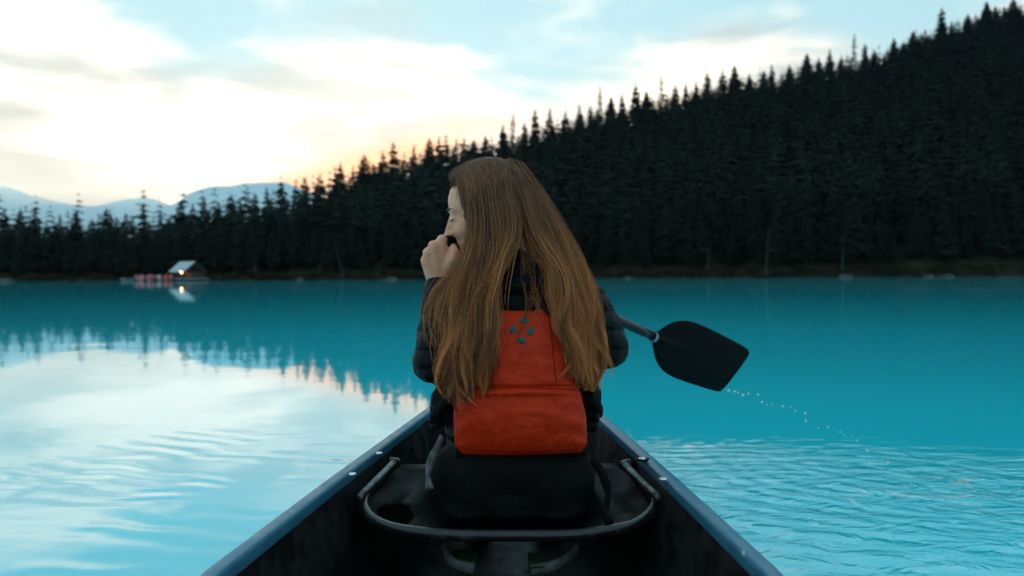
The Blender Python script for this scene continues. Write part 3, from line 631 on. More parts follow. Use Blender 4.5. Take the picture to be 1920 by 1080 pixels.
# seat: bent tube frame, moulded pan with scooped openings, hanger brackets
def SP_(px, py, z):          # point at height z under pixel
    k = W(px, py, 1.0); D = (z - CAM.z) / (k.z - CAM.z); return W(px, py, D)
path = [SP_(742, 868, .318), SP_(712, 900, .306), SP_(682, 936, .292), SP_(690, 966, .276), SP_(722, 986, .266), SP_(772, 997, .262), SP_(850, 1003, .26), SP_(960, 1004, .26), SP_(1070, 1003, .26), SP_(1140, 996, .262), SP_(1190, 984, .266), SP_(1220, 962, .276), SP_(1230, 936, .292), SP_(1200, 902, .306), SP_(1172, 872, .318)]
sp = spline(path, 90); mb = MB(); mb.tube(sp, 0.0125, 14); frame = mb.build('seat_frame', m_tube, canoe)
for a, b_ in ((SP_(742, 868, .318), SP_(716, 860, .335)), (SP_(1172, 872, .318), SP_(1200, 862, .335))):
    mb = MB(); mb.capsule(a, 0.014, a + (a - b_) * -0.3, 0.012); mb.build('frame_end_cap', m_tube, canoe)
m_bright = grain(mat('worn_aluminium', (0.12, 0.125, 0.13), 0.4, 0.5, 0.8), (0.06, 0.065, 0.07), (0.20, 0.205, 0.21), 40)
for q in ([SP_(741, 866, .332), SP_(672, 934, .306)], [SP_(1168, 871, .332), SP_(1238, 936, .306)]):
    mb = MB(); P = [q[0].lerp(q[1], k / 8) for k in range(9)]; mb.tube(P, 0.0095, 12); mb.build('side_bar', m_bright, canoe)
rows = []; nU, nV = 101, 51
back = spline([SP_(676, 940, .285), SP_(700, 976, .27), SP_(772, 996, .258), SP_(960, 1003, .255), SP_(1140, 995, .258), SP_(1212, 974, .27), SP_(1238, 938, .285)], nU)
for i in range(nU):
    a = i / (nU - 1); bx = back[i]; fx = np.array(W(0, 0, 1)) * 0 + np.array((axis_x(2.12) + (a - 0.5) * 2 * (half_w(2.12) - 0.035), 2.12, 0.30))
    row = []
    for j in range(nV):
        v = j / (nV - 1); p = bx * (1 - v) + fx * v
        dish = 0.045 * (math.sin(math.pi * min(v * 1.15, 1)) ** 0.7) * (1 - (2 * a - 1) ** 4); horn = 0.022 * math.exp(-((abs(2 * a - 1) - 0.62) / 0.14) ** 2) * math.sin(math.pi * v)
        row.append((p[0], p[1], p[2] - dish + horn))
    rows.append(row)
rows = np.array(rows)
quads = []; I = np.arange(nU * nV).reshape(nU, nV)
for i in range(nU - 1):
    for j in range(nV - 1):
        a = (i + .5) / (nU - 1); v = (j + .5) / (nV - 1)
        if any(((a - ca) / 0.072) ** 2 + ((v - 0.25) / 0.14) ** 2 < 1 for ca in (0.16,)): continue
        quads.append((I[i, j], I[i + 1, j], I[i + 1, j + 1], I[i, j + 1]))
quads = np.array(quads); used = np.unique(quads); remap = np.full(nU * nV, -1); remap[used] = np.arange(len(used))
pan = mesh_np('seat_pan', rows.reshape(-1, 3)[used], [remap[quads]], m_seat, canoe); fix_normals(pan)
bake(pan, [('SOLIDIFY', dict(thickness=0.007)), ('SMOOTH', dict(iterations=8, factor=0.5))])
m_trim = grain(mat('grey_foam_edge', (0.09, 0.10, 0.10), 0.7, 0.3), (0.06, 0.068, 0.07), (0.13, 0.14, 0.14), 40)
m_green = grain(mat('green_foam_pad', (0.02, 0.075, 0.03), 0.8, 0.2), (0.015, 0.06, 0.025), (0.035, 0.10, 0.04), 50)
for pts, pad in (([(833, 1028), (840, 1046), (858, 1060), (890, 1067)], [(850, 1030), (895, 1032), (892, 1056), (862, 1054)]), ([(1080, 1030), (1062, 1048), (1035, 1062), (995, 1070)], [(990, 1036), (1025, 1038), (1020, 1062), (992, 1064)])):
    P = spline([SP_(x, y, 0.20 - 0.0006 * (y - 1028)) for x, y in pts], 14); mb = MB(); mb.tube(P, 0.008, 8, sy=1.6); mb.build('seat_support', m_trim, canoe)
    Q = [SP_(x, y, 0.185) for x, y in pad]; mb = MB(); top = [tuple(q) for q in Q]; bot = [(q.x, q.y + 0.01, q.z - 0.02) for q in Q]
    mb.add(top + bot, [(0, 1, 2, 3), (4, 7, 6, 5), (0, 4, 5, 1), (1, 5, 6, 2), (2, 6, 7, 3), (3, 7, 4, 0)]); fix_normals(mb.build('foam_pad', m_green, canoe, smooth=False))

# ================================================================== THE WOMAN
m_skin = mat('skin', (0.62, 0.40, 0.31), 0.5, 0.4)
m_skin.node_tree.nodes['Principled BSDF'].inputs['Subsurface Weight'].default_value = 0.12
m_skin.node_tree.nodes['Principled BSDF'].inputs['Subsurface Radius'].default_value = (0.012, 0.005, 0.003)
t = m_skin.node_tree; b = t.nodes['Principled BSDF']; co = node(t, 'ShaderNodeTexCoord'); nf = noise_tex(t, co.outputs['Object'], 60, 4, 0.6)
at = node(t, 'ShaderNodeAttribute', attribute_name='blush')
c_ = mixc(t, maprange(t, nf, 0.35, 0.65), (0.92, 0.37, 0.23), (0.96, 0.47, 0.31)); t.links.new(mixc(t, at.outputs['Fac'], c_, (0.50, 0.19, 0.15)), b.inputs['Base Color'])

# paddle line first: the hands close on it
GRIP = W(842, 456, 1.895); THROAT = W(1224, 631, 2.40); pdir = (THROAT - GRIP).normalized()

HC = W(911, 397, 1.90)                                        # head centre
HM = Matrix.Translation(HC) @ Matrix.Rotation(R(180 - 9), 4, 'Z') @ Matrix.Rotation(R(9), 4, 'Y') @ Matrix.Rotation(R(-3), 4, 'X')
H3 = HM.to_3x3()
def HP(x, y, z): return HM @ Vector((x, y, z))
B_ = MB()
def hell(c, rr, nu=26, nv=20): B_.ellipsoid(HP(*c), rr, nu, nv, H3)
def hcap(a, r0, b_, r1): B_.capsule(HP(*a), r0, HP(*b_), r1)
hell((-0.010, 0, 0.030), (0.094, 0.073, 0.084)); hell((0.026, 0, -0.022), (0.060, 0.056, 0.088)); hell((0.040, 0, 0.030), (0.046, 0.054, 0.050))
hcap((0.0, 0.046, -0.062), 0.018, (0.066, 0.010, -0.096), 0.015); hcap((0.0, -0.046, -0.062), 0.018, (0.066, -0.010, -0.096), 0.015)
hell((0.040, 0, -0.085), (0.040, 0.030, 0.020)); hcap((0.076, -0.006, -0.098), 0.0125, (0.076, 0.006, -0.098), 0.0125)
hcap((0.0815, 0, 0.004), 0.0070, (0.0990, 0, -0.030), 0.0075); hcap((0.0990, 0, -0.030), 0.0078, (0.1005, 0, -0.034), 0.0078)
for s_ in (-1, 1):
    hcap((0.0885, s_ * 0.009, -0.038), 0.0068, (0.084, s_ * 0.011, -0.037), 0.007)
    hcap((0.081, s_ * 0.010, 0.016), 0.0075, (0.066, s_ * 0.042, 0.014), 0.008)
    hell((0.054, s_ * 0.035, -0.034), (0.024, 0.022, 0.022)); hell((0.0665, s_ * 0.030, -0.0045), (0.0125, 0.0145, 0.0120), 16, 12)
    hcap((0.0855, 0, -0.0605), 0.0052, (0.078, s_ * 0.020, -0.0625), 0.004); hcap((0.0845, 0, -0.0695), 0.0062, (0.077, s_ * 0.018, -0.0665), 0.004)
    hell((-0.012, s_ * 0.074, -0.014), (0.018, 0.008, 0.028), 14, 10)
hcap((0.080, 0, -0.045), 0.006, (0.083, 0, -0.057), 0.005)
neck0 = W(965, 520, 1.875)
B_.capsule(HP(-0.02, 0, -0.06), 0.052, neck0, 0.048)
# trunk, limbs under the clothes
CH = W(972, 600, 1.88); BL = W(972, 760, 1.87); PV = W(965, 890, 1.88)
B_.ellipsoid(CH, (0.125, 0.060, 0.14)); B_.ellipsoid(BL, (0.115, 0.07, 0.12)); B_.ellipsoid(PV, (0.145, 0.095, 0.10))
B_.capsule(neck0, 0.046, CH, 0.06)
LS, LE, LW = W(850, 565, 1.865), W(812, 678, 1.845), W(822, 524, 1.905)
RS, RE = W(1096, 575, 1.885), W(1138, 652, 1.875); RG = GRIP + pdir * 0.52; RW = RG + Vector((-0.02, -0.06, -0.02))
for S_, E_, W_ in ((LS, LE, LW), (RS, RE, RW)):
    B_.capsule(CH + Vector(((S_ - CH).x * 0.4, 0, 0.08)), 0.06, S_, 0.048); B_.capsule(S_, 0.046, E_, 0.036); B_.capsule(E_, 0.036, W_, 0.024)
for s_ in (-1, 1):
    hip = PV + Vector((s_ * 0.085, 0.03, -0.01)); knee = Vector((0.0 + s_ * 0.12, 2.33, 0.335)); ank = Vector((s_ * 0.10, 2.62, 0.02)); B_.chain([hip, knee, ank, ank + Vector((0, 0.13, -0.02))], [0.078, 0.052, 0.035, 0.028])
# left hand: knuckles towards the lake, fingers folded over the grip, thumb below it
KN = [W(829, 450, 1.880), W(813, 461, 1.876), W(802, 474, 1.880), W(797, 488, 1.888)]
KR = [0.0118, 0.0118, 0.0110, 0.0098]
axg = pdir
for k, (kn, kr) in enumerate(zip(KN, KR)):
    B_.capsule(LW + (kn - LW) * 0.12 + Vector((0.010 - 0.006 * k, 0, 0)), 0.019, kn, kr + 0.0018)
    p1 = kn + Vector((0.004 + 0.002 * k, 0.036 - 0.004 * k, 0.004)); p2 = p1 + Vector((0.026, 0.006, -0.010)); p3 = p2 + Vector((0.008, -0.018, -0.008))
    B_.chain([kn, p1, p2, p3], [kr, kr * 0.92, kr * 0.82, kr * 0.72])
B_.ellipsoid(LW.lerp(KN[1], 0.55) + Vector((0.012, 0.008, 0)), (0.022, 0.014, 0.030))
T0 = LW + Vector((0.018, -0.004, 0.022)); T1 = W(848, 486, 1.878); T2 = W(853, 471, 1.880); T3 = W(848, 461, 1.886)
B_.chain([LW, T0, T1, T2, T3], [0.020, 0.017, 0.0125, 0.0108, 0.009])
# right hand round the shaft
side = pdir.cross(Vector((0, 0, 1))).normalized(); upv = side.cross(pdir).normalized()
B_.ellipsoid(RG - side * 0.0 + Vector((0, -0.026, 0)), (0.036, 0.014, 0.032))
B_.capsule(RW, 0.024, RG + Vector((0, -0.028, 0)), 0.022)
for k in range(4):
    c0 = RG + pdir * (0.03 - 0.02 * k); ring = [c0 + (Vector((0, -1, 0)) * math.cos(a) + Vector((0, 0, 1)) * math.sin(a)) * 0.025 for a in (0.3, 1.2, 2.2, 3.1)]
    B_.chain(ring, [0.0105, 0.0100, 0.0092, 0.008])
B_.chain([RG + pdir * 0.03 + Vector((0, -0.026, -0.01)), RG + pdir * 0.05 + Vector((0, -0.012, -0.026)), RG + pdir * 0.045 + Vector((0, 0.012, -0.024))], [0.013, 0.011, 0.009])
person = B_.build('person', m_skin)
bake(person, [('REMESH', dict(mode='VOXEL', voxel_size=0.0036)), ('SMOOTH', dict(iterations=4, factor=0.5))])
co_ = np.empty(len(person.data.vertices) * 3, np.float32); person.data.vertices.foreach_get('co', co_); co_ = co_.reshape(-1, 3)
inv = np.array(HM.inverted()); lc = co_ @ inv[:3, :3].T + inv[:3, 3]
bl_ = 0.85 * np.exp(-(((lc[:, 0] - 0.086) / 0.012) ** 2 + (lc[:, 1] / 0.018) ** 2 + ((lc[:, 2] + 0.065) / 0.008) ** 2)) + 0.30 * np.exp(-(((lc[:, 0] - 0.095) / 0.02) ** 2 + ((lc[:, 2] + 0.034) / 0.012) ** 2)) + 0.28 * np.exp(-(((lc[:, 0] - 0.06) / 0.03) ** 2 + ((np.abs(lc[:, 1]) - 0.04) / 0.02) ** 2 + ((lc[:, 2] + 0.035) / 0.02) ** 2))
a_ = person.data.attributes.new('blush', 'FLOAT', 'POINT'); a_.data.foreach_set('value', bl_.astype(np.float32))
tag(person, 'woman with long auburn hair in red life vest, seated in canoe, looking left', 'person')
# eye, lashes and brow on each side
m_lash = mat('eyelash', (0.012, 0.009, 0.008), 0.6); m_brow = mat('eyebrow', (0.10, 0.055, 0.03), 0.8); m_eye = mat('eye_white', (0.55, 0.52, 0.50), 0.15)
for s_ in (-1, 1):
    mb = MB()
    for k in range(15):
        y = s_ * (0.019 + 0.0016 * k); x = 0.0785 - 0.00045 * (k - 6) ** 2 * 0.12 - 0.0002 * k; z = -0.0075
        mb.tube([HP(x - 0.002, y, z + 0.001), HP(x + 0.004, y + s_ * 0.0008, z - 0.0015), HP(x + 0.0085, y + s_ * 0.0016, z - 0.0012)], [0.0010, 0.0008, 0.0003], 5)
    mb.tube([HP(0.0775 - 0.0001 * (k - 4) ** 2, s_ * (0.017 + 0.0035 * k), -0.0075) for k in range(9)], 0.0014, 6); mb.build('eyelashes', m_lash, person)
    mb = MB(); mb.tube([HP(0.0885 - 0.0006 * k ** 1.75, s_ * (0.010 + 0.0048 * k), 0.0175 + 0.0009 * k - 0.00012 * k * k) for k in range(9)], [0.0022, .0028, .003, .003, .0028, .0026, .0022, .0017, .001], 7); mb.build('eyebrow', m_brow, person)

# ---- jacket: padded black shell with hood, sleeves and hem
m_jkt = bpy.data.materials.new('black_padded_shell'); m_jkt.use_nodes = True; t = m_jkt.node_tree; b = t.nodes['Principled BSDF']
b.inputs['Roughness'].default_value = 0.5; b.inputs['Specular IOR Level'].default_value = 0.15; b.inputs['Sheen Weight'].default_value = 0.02
co = node(t, 'ShaderNodeTexCoord'); wv = node(t, 'ShaderNodeTexWave', wave_type='BANDS', bands_direction='Z', wave_profile='SIN', inp={'Scale': 7.5, 'Distortion': 1.5, 'Detail': 2.0, 'Detail Scale': 1.2})
t.links.new(co.outputs['Object'], wv.inputs['Vector']); nf = noise_tex(t, co.outputs['Object'], 45, 5, 0.6, 0.5); nf2 = noise_tex(t, co.outputs['Object'], 220, 3)
hgt = mth(t, 'ADD', mth(t, 'MULTIPLY', mth(t, 'POWER', wv.outputs['Fac'], 0.35), 0.010), mth(t, 'ADD', mth(t, 'MULTIPLY', nf, 0.010), mth(t, 'MULTIPLY', nf2, 0.0008)))
bp = node(t, 'ShaderNodeBump', inp={'Strength': 1.0, 'Distance': 1.0}); t.links.new(hgt, bp.inputs['Height']); t.links.new(bp.outputs[0], b.inputs['Normal'])
t.links.new(mixc(t, maprange(t, nf, 0.3, 0.7), (0.002, 0.003, 0.004), (0.004, 0.0055, 0.008)), b.inputs['Base Color'])
J = MB()
J.ellipsoid(W(972, 610, 1.885), (0.165, 0.098, 0.15)); J.ellipsoid(W(970, 720, 1.880), (0.150, 0.095, 0.16)); J.ellipsoid(W(968, 800, 1.875), (0.172, 0.115, 0.13))
J.capsule(W(905, 545, 1.885), 0.055, W(1040, 555, 1.89), 0.06)
J.capsule(W(905, 545, 1.885), 0.056, LS, 0.060); J.capsule(W(1040, 555, 1.89), 0.060, RS, 0.060)
J.chain([LS, W(834, 618, 1.855), LE], [0.058, 0.057, 0.053]); J.capsule(LE, 0.050, LE + (LW - LE) * 0.9, 0.034)
J.chain([RS, W(1124, 620, 1.88), RE], [0.060, 0.056, 0.052]); J.capsule(RE, 0.050, RE + (RW - RE) * 0.92, 0.034)
for k in range(7): J.ellipsoid(W(925 + 15 * k, 505 + 9 * math.sin(k * 1.9), 1.845 + 0.012 * abs(k - 3)), (0.038, 0.030, 0.045 - 0.004 * abs(k - 3)), 14, 10)
J.capsule(W(925, 500, 1.90), 0.045, W(1010, 505, 1.90), 0.045); J.ellipsoid(W(985, 535, 1.825), (0.075, 0.034, 0.060)); J.ellipsoid(W(985, 580, 1.825), (0.12, 0.036, 0.05))
J.chain([W(868, 650, 1.85), W(860, 700, 1.84), W(838, 760, 1.845)], [0.03, 0.03, 0.026]); J.capsule(W(822, 745, 1.85), 0.022, W(816, 795, 1.84), 0.016); J.chain([W(1090, 640, 1.85), W(1092, 700, 1.84), W(1106, 760, 1.845)], [0.03, 0.03, 0.026]); J.capsule(W(1112, 735, 1.85), 0.024, W(1112, 800, 1.845), 0.016)
jacket = J.build('jacket', m_jkt, person)
bake(jacket, [('REMESH', dict(mode='VOXEL', voxel_size=0.006)), ('SMOOTH', dict(iterations=5, factor=0.5))])
wrinkle(jacket, lambda c: 0.0035 * mnoise.fractal(c * 22, 1.0, 2.0, 3) + 0.0030 * (mnoise.ridged_multi_fractal(c * 9.0, 1.0, 2.0, 3, 0.9, 2.0) - 1.0))

# ---- dark trousers, bunched jacket tail and pack over the hips
m_tr = bpy.data.materials.new('black_trousers'); m_tr.use_nodes = True; t = m_tr.node_tree; b = t.nodes['Principled BSDF']; b.inputs['Roughness'].default_value = 0.8; b.inputs['Specular IOR Level'].default_value = 0.12
co = node(t, 'ShaderNodeTexCoord'); nf = noise_tex(t, co.outputs['Object'], 35, 6, 0.6, 0.8); nf2 = noise_tex(t, co.outputs['Object'], 300, 2)
bp = node(t, 'ShaderNodeBump', inp={'Strength': 1.0, 'Distance': 1.0}); t.links.new(mth(t, 'ADD', mth(t, 'MULTIPLY', nf, 0.008), mth(t, 'MULTIPLY', nf2, 0.0008)), bp.inputs['Height']); t.links.new(bp.outputs[0], b.inputs['Normal'])
t.links.new(mixc(t, nf, (0.003, 0.0034, 0.004), (0.006, 0.0065, 0.007)), b.inputs['Base Color'])
TR = MB()
for px, py, rr in ((838, 905, (0.045, 0.08, 0.085)), (1082, 905, (0.045, 0.08, 0.085)), (960, 870, (0.168, 0.115, 0.10)), (900, 905, (0.105, 0.115, 0.105)), (1020, 905, (0.105, 0.115, 0.105)), (960, 935, (0.165, 0.115, 0.085)), (880, 945, (0.085, 0.11, 0.07)), (1040, 945, (0.085, 0.11, 0.07))): TR.ellipsoid(W(px, py, 1.865), rr)
for s_ in (-1, 1):
    hip = PV + Vector((s_ * 0.085, 0.04, -0.01)); knee = Vector((s_ * 0.12, 2.33, 0.34)); TR.chain([hip, knee, Vector((s_ * 0.10, 2.60, 0.06))], [0.10, 0.066, 0.05])
tro = TR.build('trousers', m_tr, person); bake(tro, [('REMESH', dict(mode='VOXEL', voxel_size=0.008)), ('SMOOTH', dict(iterations=6, factor=0.5))])
wrinkle(tro, lambda c: 0.005 * (mnoise.ridged_multi_fractal(c * 8.0 + Vector((3, 1, 0)), 1.0, 2.0, 3, 0.9, 2.0) - 1.0))
for v in tro.data.vertices:
    if v.co.z < 0.262 and v.co.y < 2.0: v.co.z = 0.262 + 0.15 * (v.co.z - 0.262)
for s_ in (-1, 1):
    mb = MB(); mb.capsule((s_ * 0.10, 2.58, 0.0), 0.042, (s_ * 0.10, 2.74, -0.015), 0.036); sh = mb.build('shoe', m_tr, person)
# loose jacket tail hanging at her left and straps at her right
m_lin = grain(mat('grey_lining', (0.10, 0.11, 0.12), 0.6, 0.3), (0.05, 0.055, 0.06), (0.16, 0.17, 0.18), 60)
mb = MB(); P = spline([W(829, 818, 1.80), W(818, 842, 1.785), W(806, 868, 1.775), W(803, 900, 1.765), W(806, 918, 1.76)], 14); mb.tube(P, np.linspace(0.004, 0.007, 14), 8, sy=2.0); mb.build('jacket_hem', m_lin, person)
mb = MB(); P = spline([W(1112, 862, 1.79), W(1130, 890, 1.77), W(1140, 925, 1.76), W(1134, 965, 1.73), W(1146, 982, 1.71)], 18); mb.tube(P, 0.0065, 8, sy=1.8); mb.build('waist_strap', m_tr, person)

# ---- life vest: padded back panels, seam, belt and printed emblem
m_vest = bpy.data.materials.new('red_nylon'); m_vest.use_nodes = True; t = m_vest.node_tree; b = t.nodes['Principled BSDF']
b.inputs['Roughness'].default_value = 0.5; b.inputs['Specular IOR Level'].default_value = 0.12
co = node(t, 'ShaderNodeTexCoord'); nf = noise_tex(t, co.outputs['Object'], 26, 5, 0.6, 0.9); nf2 = noise_tex(t, co.outputs['Object'], 500, 2)
bp = node(t, 'ShaderNodeBump', inp={'Strength': 1.0, 'Distance': 1.0}); t.links.new(mth(t, 'ADD', mth(t, 'MULTIPLY', nf, 0.003), mth(t, 'MULTIPLY', nf2, 0.0003)), bp.inputs['Height']); t.links.new(bp.outputs[0], b.inputs['Normal'])
t.links.new(mixc(t, maprange(t, nf, 0.3, 0.7), (0.54, 0.028, 0.006), (0.64, 0.040, 0.008)), b.inputs['Base Color'])
vest = empty('life_vest', W(972, 760, 1.80)); vest.parent = person; vest.matrix_parent_inverse = person.matrix_world.inverted()
def vest_surface(px, py):
    """depth of the vest's outer face"""
    cx = (px - 973) / 125.0
    return 1.752 + 0.030 * cx * cx + 0.010 * ((py - 770) / 100) ** 2
def panel(name, L_, R_, y0, y1, bulge, nx=88, ny=64, folds=1.0, seed=0):
    """L_, R_: side outlines as functions of v"""
    F_ = np.zeros((nx, ny, 3)); Bk = np.zeros((nx, ny, 3))
    for i in range(nx):
        for j in range(ny):
            u, v = i / (nx - 1), j / (ny - 1); uu = 2 * u - 1; vv = 2 * v - 1
            py = y0(u) + (y1(u) - y0(u)) * v; px = L_(v) + (R_(v) - L_(v)) * u
            e = (max(0, 1 - abs(uu) ** 5) * max(0, 1 - abs(vv) ** 6)) ** 0.5
            D0 = vest_surface(px, py); w_ = W(px, py, D0)
            ed = min(u, 1 - u)
            puck = 0.0062 * math.sin(v * 46 + 2.5 * math.sin(u * 9) + 6 * ed) * math.exp(-ed / 0.075) * (0.25 + 0.75 * v)
            rid = mnoise.ridged_multi_fractal(Vector((w_.x * 7 + w_.z * 5 + seed, w_.z * 13 - w_.x * 4, 2.0)), 1.0, 2.0, 4, 0.9, 2.0) - 1.0
            soft = mnoise.fractal(Vector((w_.x * 16, w_.z * 16, seed)), 1.0, 2.0, 3)
            top = 0.005 * math.exp(-((v - 0.57 - 0.03 * uu * uu) / 0.02) ** 2) - 0.007 * math.exp(-((v - 0.535 - 0.02 * uu * uu) / 0.014) ** 2) + 0.006 * math.sin(math.pi * min(1, max(0, (v - 0.55) / 0.45)))
            off = bulge * e + folds * e * (0.0026 * rid + 0.0026 * soft + 0.0034 * math.sin(7.5 * (v * 1.6 + abs(uu) * 1.1) + 2 * soft) * max(0, v - 0.55) * abs(uu) + puck + top)
            F_[i, j] = W(px, py, D0 - off); Bk[i, j] = W(px, py, D0 + 0.028)
    mb = MB(); mb.grid(F_); mb.grid(Bk[::-1])
    I = np.arange(nx * ny).reshape(nx, ny); N = nx * ny; J_ = np.arange(nx * ny).reshape(nx, ny)[::-1] + N
    q = []
    for A_, C_ in ((I[:, 0], J_[:, 0]), (I[::-1, -1], J_[::-1, -1]), (I[0, ::-1], J_[0, ::-1]), (I[-1], J_[-1])):
        for k in range(len(A_) - 1): q.append((A_[k], A_[k + 1], C_[k + 1], C_[k]))
    mb.q.append(np.array(q)); o = mb.build(name, m_vest, vest); return fix_normals(o)
def vl(v): return np.interp(v, [0, 0.25, 0.50, 0.58, 0.75, 0.94, 1.0], [908, 890, 872, 853, 850, 853, 868])
def vr(v): return np.interp(v, [0, 0.25, 0.50, 0.60, 0.75, 0.94, 1.0], [1050, 1070, 1078, 1090, 1099, 1101, 1090])
upper = panel('back_panel', vl, vr, lambda u: 574 + 6 * math.sin(u * math.pi), lambda u: 852 + 4 * math.sin(u * math.pi) - 4 * u, 0.026, nx=96, ny=120, folds=1.25, seed=1)
mb = MB(); P = [W(x, 574 + 6 * math.sin((x - 908) / 142 * math.pi), vest_surface(x, 575) - 0.006) for x in np.linspace(906, 1052, 20)]; mb.tube(P, 0.006, 8); mb.build('collar_binding', m_tr, vest)
for sg, (xa, xb) in ((-1, (850, 832)), (1, (1102, 1118))):
    mb = MB(); P = spline([W(xa, 742, 1.79), W(xb, 760, 1.82), W(xb + sg * 2, 775, 1.88)], 10); mb.tube(P, 0.014, 8); mb.build('side_strap', m_tr, vest)
    mb = MB(); P = spline([W(972 + sg * 50, 596, 1.79), W(972 + sg * 56, 566, 1.795), W(972 + sg * 66, 545, 1.83), W(972 + sg * 70, 545, 1.90)], 14); mb.tube(P, 0.020, 10, sy=0.5); mb.build('shoulder_strap', m_tr, vest)
mb = MB(); P = [W(858 + k * 24, 850 - 0.3 * k, vest_surface(858 + k * 24, 850) + 0.022) for k in range(11)]; mb.tube(P, 0.011, 8); mb.build('waist_belt', m_tr, vest)
from mathutils.bvhtree import BVHTree
bvh = BVHTree.FromPolygons([v.co for v in upper.data.vertices], [tuple(q.vertices) for q in upper.data.polygons])
m_seam = mat('dark_red_thread', (0.16, 0.010, 0.005), 0.8, 0.1)
def seam(pts):
    P = []
    for px, py in pts:
        d = (W(px, py, 1.0) - CAM).normalized(); hit = bvh.ray_cast(CAM, d)[0]
        if hit is not None: P.append(hit - d * 0.0002)
    mb = MB(); mb.tube(P, 0.0011, 6); mb.build('stitched_seam', m_seam, upper)
seam([(936 - 0.10 * (y - 590), y) for y in np.linspace(588, 716, 40)]); seam([(1030 + 0.10 * (y - 590), y) for y in np.linspace(588, 716, 40)])
seam([(x, 731 - 4 * math.sin((x - 870) / 208 * math.pi)) for x in np.linspace(870, 1078, 50)]); seam([(x, 843 + 3 * math.sin((x - 870) / 212 * math.pi)) for x in np.linspace(872, 1084, 50)])
m_logo = mat('teal_print', (0.025, 0.13, 0.11), 0.8, 0.1)
for cx, cy, a in ((981, 601, 0.5), (996, 620, 2.1), (977, 638, 0.6), (962, 617, 2.1)):
    mb = MB(); ring = []
    for k in range(14):
        t_ = k / 14 * 6.283; x = 8.6 * math.cos(t_) * (1 + 0.25 * math.cos(t_)); y = 5.6 * math.sin(t_); px = cx + x * math.cos(a) - y * math.sin(a); py = cy + x * math.sin(a) + y * math.cos(a)
        ring.append((px, py))
    def onv(px, py, lift):
        d = (W(px, py, 1.0) - CAM).normalized(); hit = bvh.ray_cast(CAM, d)[0]; return tuple(hit - d * lift)
    F2 = [onv(px, py, 0.0008) for px, py in ring]; K2 = [onv(px, py, -0.002) for px, py in ring]; c0 = onv(cx, cy, 0.0009)
    mb.add(F2 + K2 + [c0], [(k, (k + 1) % 14, 14 + (k + 1) % 14, 14 + k) for k in range(14)], [(28, (k + 1) % 14, k) for k in range(14)])
    fix_normals(mb.build('emblem_petal', m_logo, upper))

# ---- hair
m_hair = bpy.data.materials.new('auburn_hair'); m_hair.use_nodes = True; t = m_hair.node_tree; b = t.nodes['Principled BSDF']
b.inputs['Roughness'].default_value = 0.36; b.inputs['Specular IOR Level'].default_value = 0.35
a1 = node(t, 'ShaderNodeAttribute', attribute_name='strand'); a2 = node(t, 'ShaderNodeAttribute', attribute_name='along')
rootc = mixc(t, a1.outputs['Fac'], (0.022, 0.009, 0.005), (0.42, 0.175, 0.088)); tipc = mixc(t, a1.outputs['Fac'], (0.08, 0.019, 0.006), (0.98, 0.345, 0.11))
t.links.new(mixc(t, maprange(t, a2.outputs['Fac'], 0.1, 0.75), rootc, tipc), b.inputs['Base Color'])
GL = [[(868, 318, 1.880), (876, 362, 1.845), (882, 410, 1.832), (880, 450, 1.822), (860, 490, 1.812), (832, 525, 1.802), (810, 555, 1.792), (802, 592, 1.790), (806, 625, 1.788), (814, 650, 1.785)],
      [(872, 312, 1.885), (880, 370, 1.828), (884, 430, 1.806), (877, 480, 1.792), (858, 530, 1.780), (848, 590, 1.768), (843, 650, 1.756), (836, 700, 1.750), (842, 728, 1.750)],
      [(884, 309, 1.890), (893, 370, 1.818), (899, 430, 1.792), (892, 490, 1.776), (873, 550, 1.762), (860, 620, 1.742), (848, 690, 1.732), (840, 745, 1.732), (852, 772, 1.735)],
      [(914, 303, 1.890), (921, 370, 1.810), (927, 440, 1.790), (914, 510, 1.772), (898, 580, 1.750), (888, 650, 1.728), (880, 710, 1.722), (892, 748, 1.722)],
      [(938, 302, 1.892), (955, 370, 1.812), (970, 432, 1.798), (936, 500, 1.776), (922, 560, 1.754), (922, 620, 1.730), (918, 680, 1.722), (905, 738, 1.720)]]
GR = [[(950, 302, 1.892), (975, 370, 1.816), (996, 437, 1.806), (1034, 505, 1.784), (1048, 565, 1.764), (1054, 622, 1.742), (1066, 678, 1.738), (1078, 708, 1.740)],
      [(962, 304, 1.894), (1001, 375, 1.832), (1035, 445, 1.816), (1062, 520, 1.792), (1078, 600, 1.774), (1089, 660, 1.762), (1096, 722, 1.760)],
      [(974, 308, 1.900), (1014, 365, 1.870), (1050, 430, 1.842), (1082, 500, 1.820), (1104, 570, 1.802), (1114, 635, 1.786), (1114, 690, 1.780), (1104, 735, 1.782)],
      [(984, 314, 1.908), (1021, 375, 1.892), (1056, 437, 1.864), (1088, 500, 1.842), (1111, 570, 1.822), (1122, 640, 1.802), (1120, 690, 1.792), (1108, 722, 1.790)]]
K = 18
def guides(G): return np.array([spline([W(*p) for p in g], K) for g in G])
GLn, GRn = guides(GL), guides(GR)
def sample(Gn, s_):
    n = len(Gn) - 1; x = min(max(s_, 0), 0.9999) * n; i = int(x); f = x - i; return Gn[i] * (1 - f) + Gn[i + 1] * f
strands, sv = [], []
tt_ = np.linspace(0, 1, K)
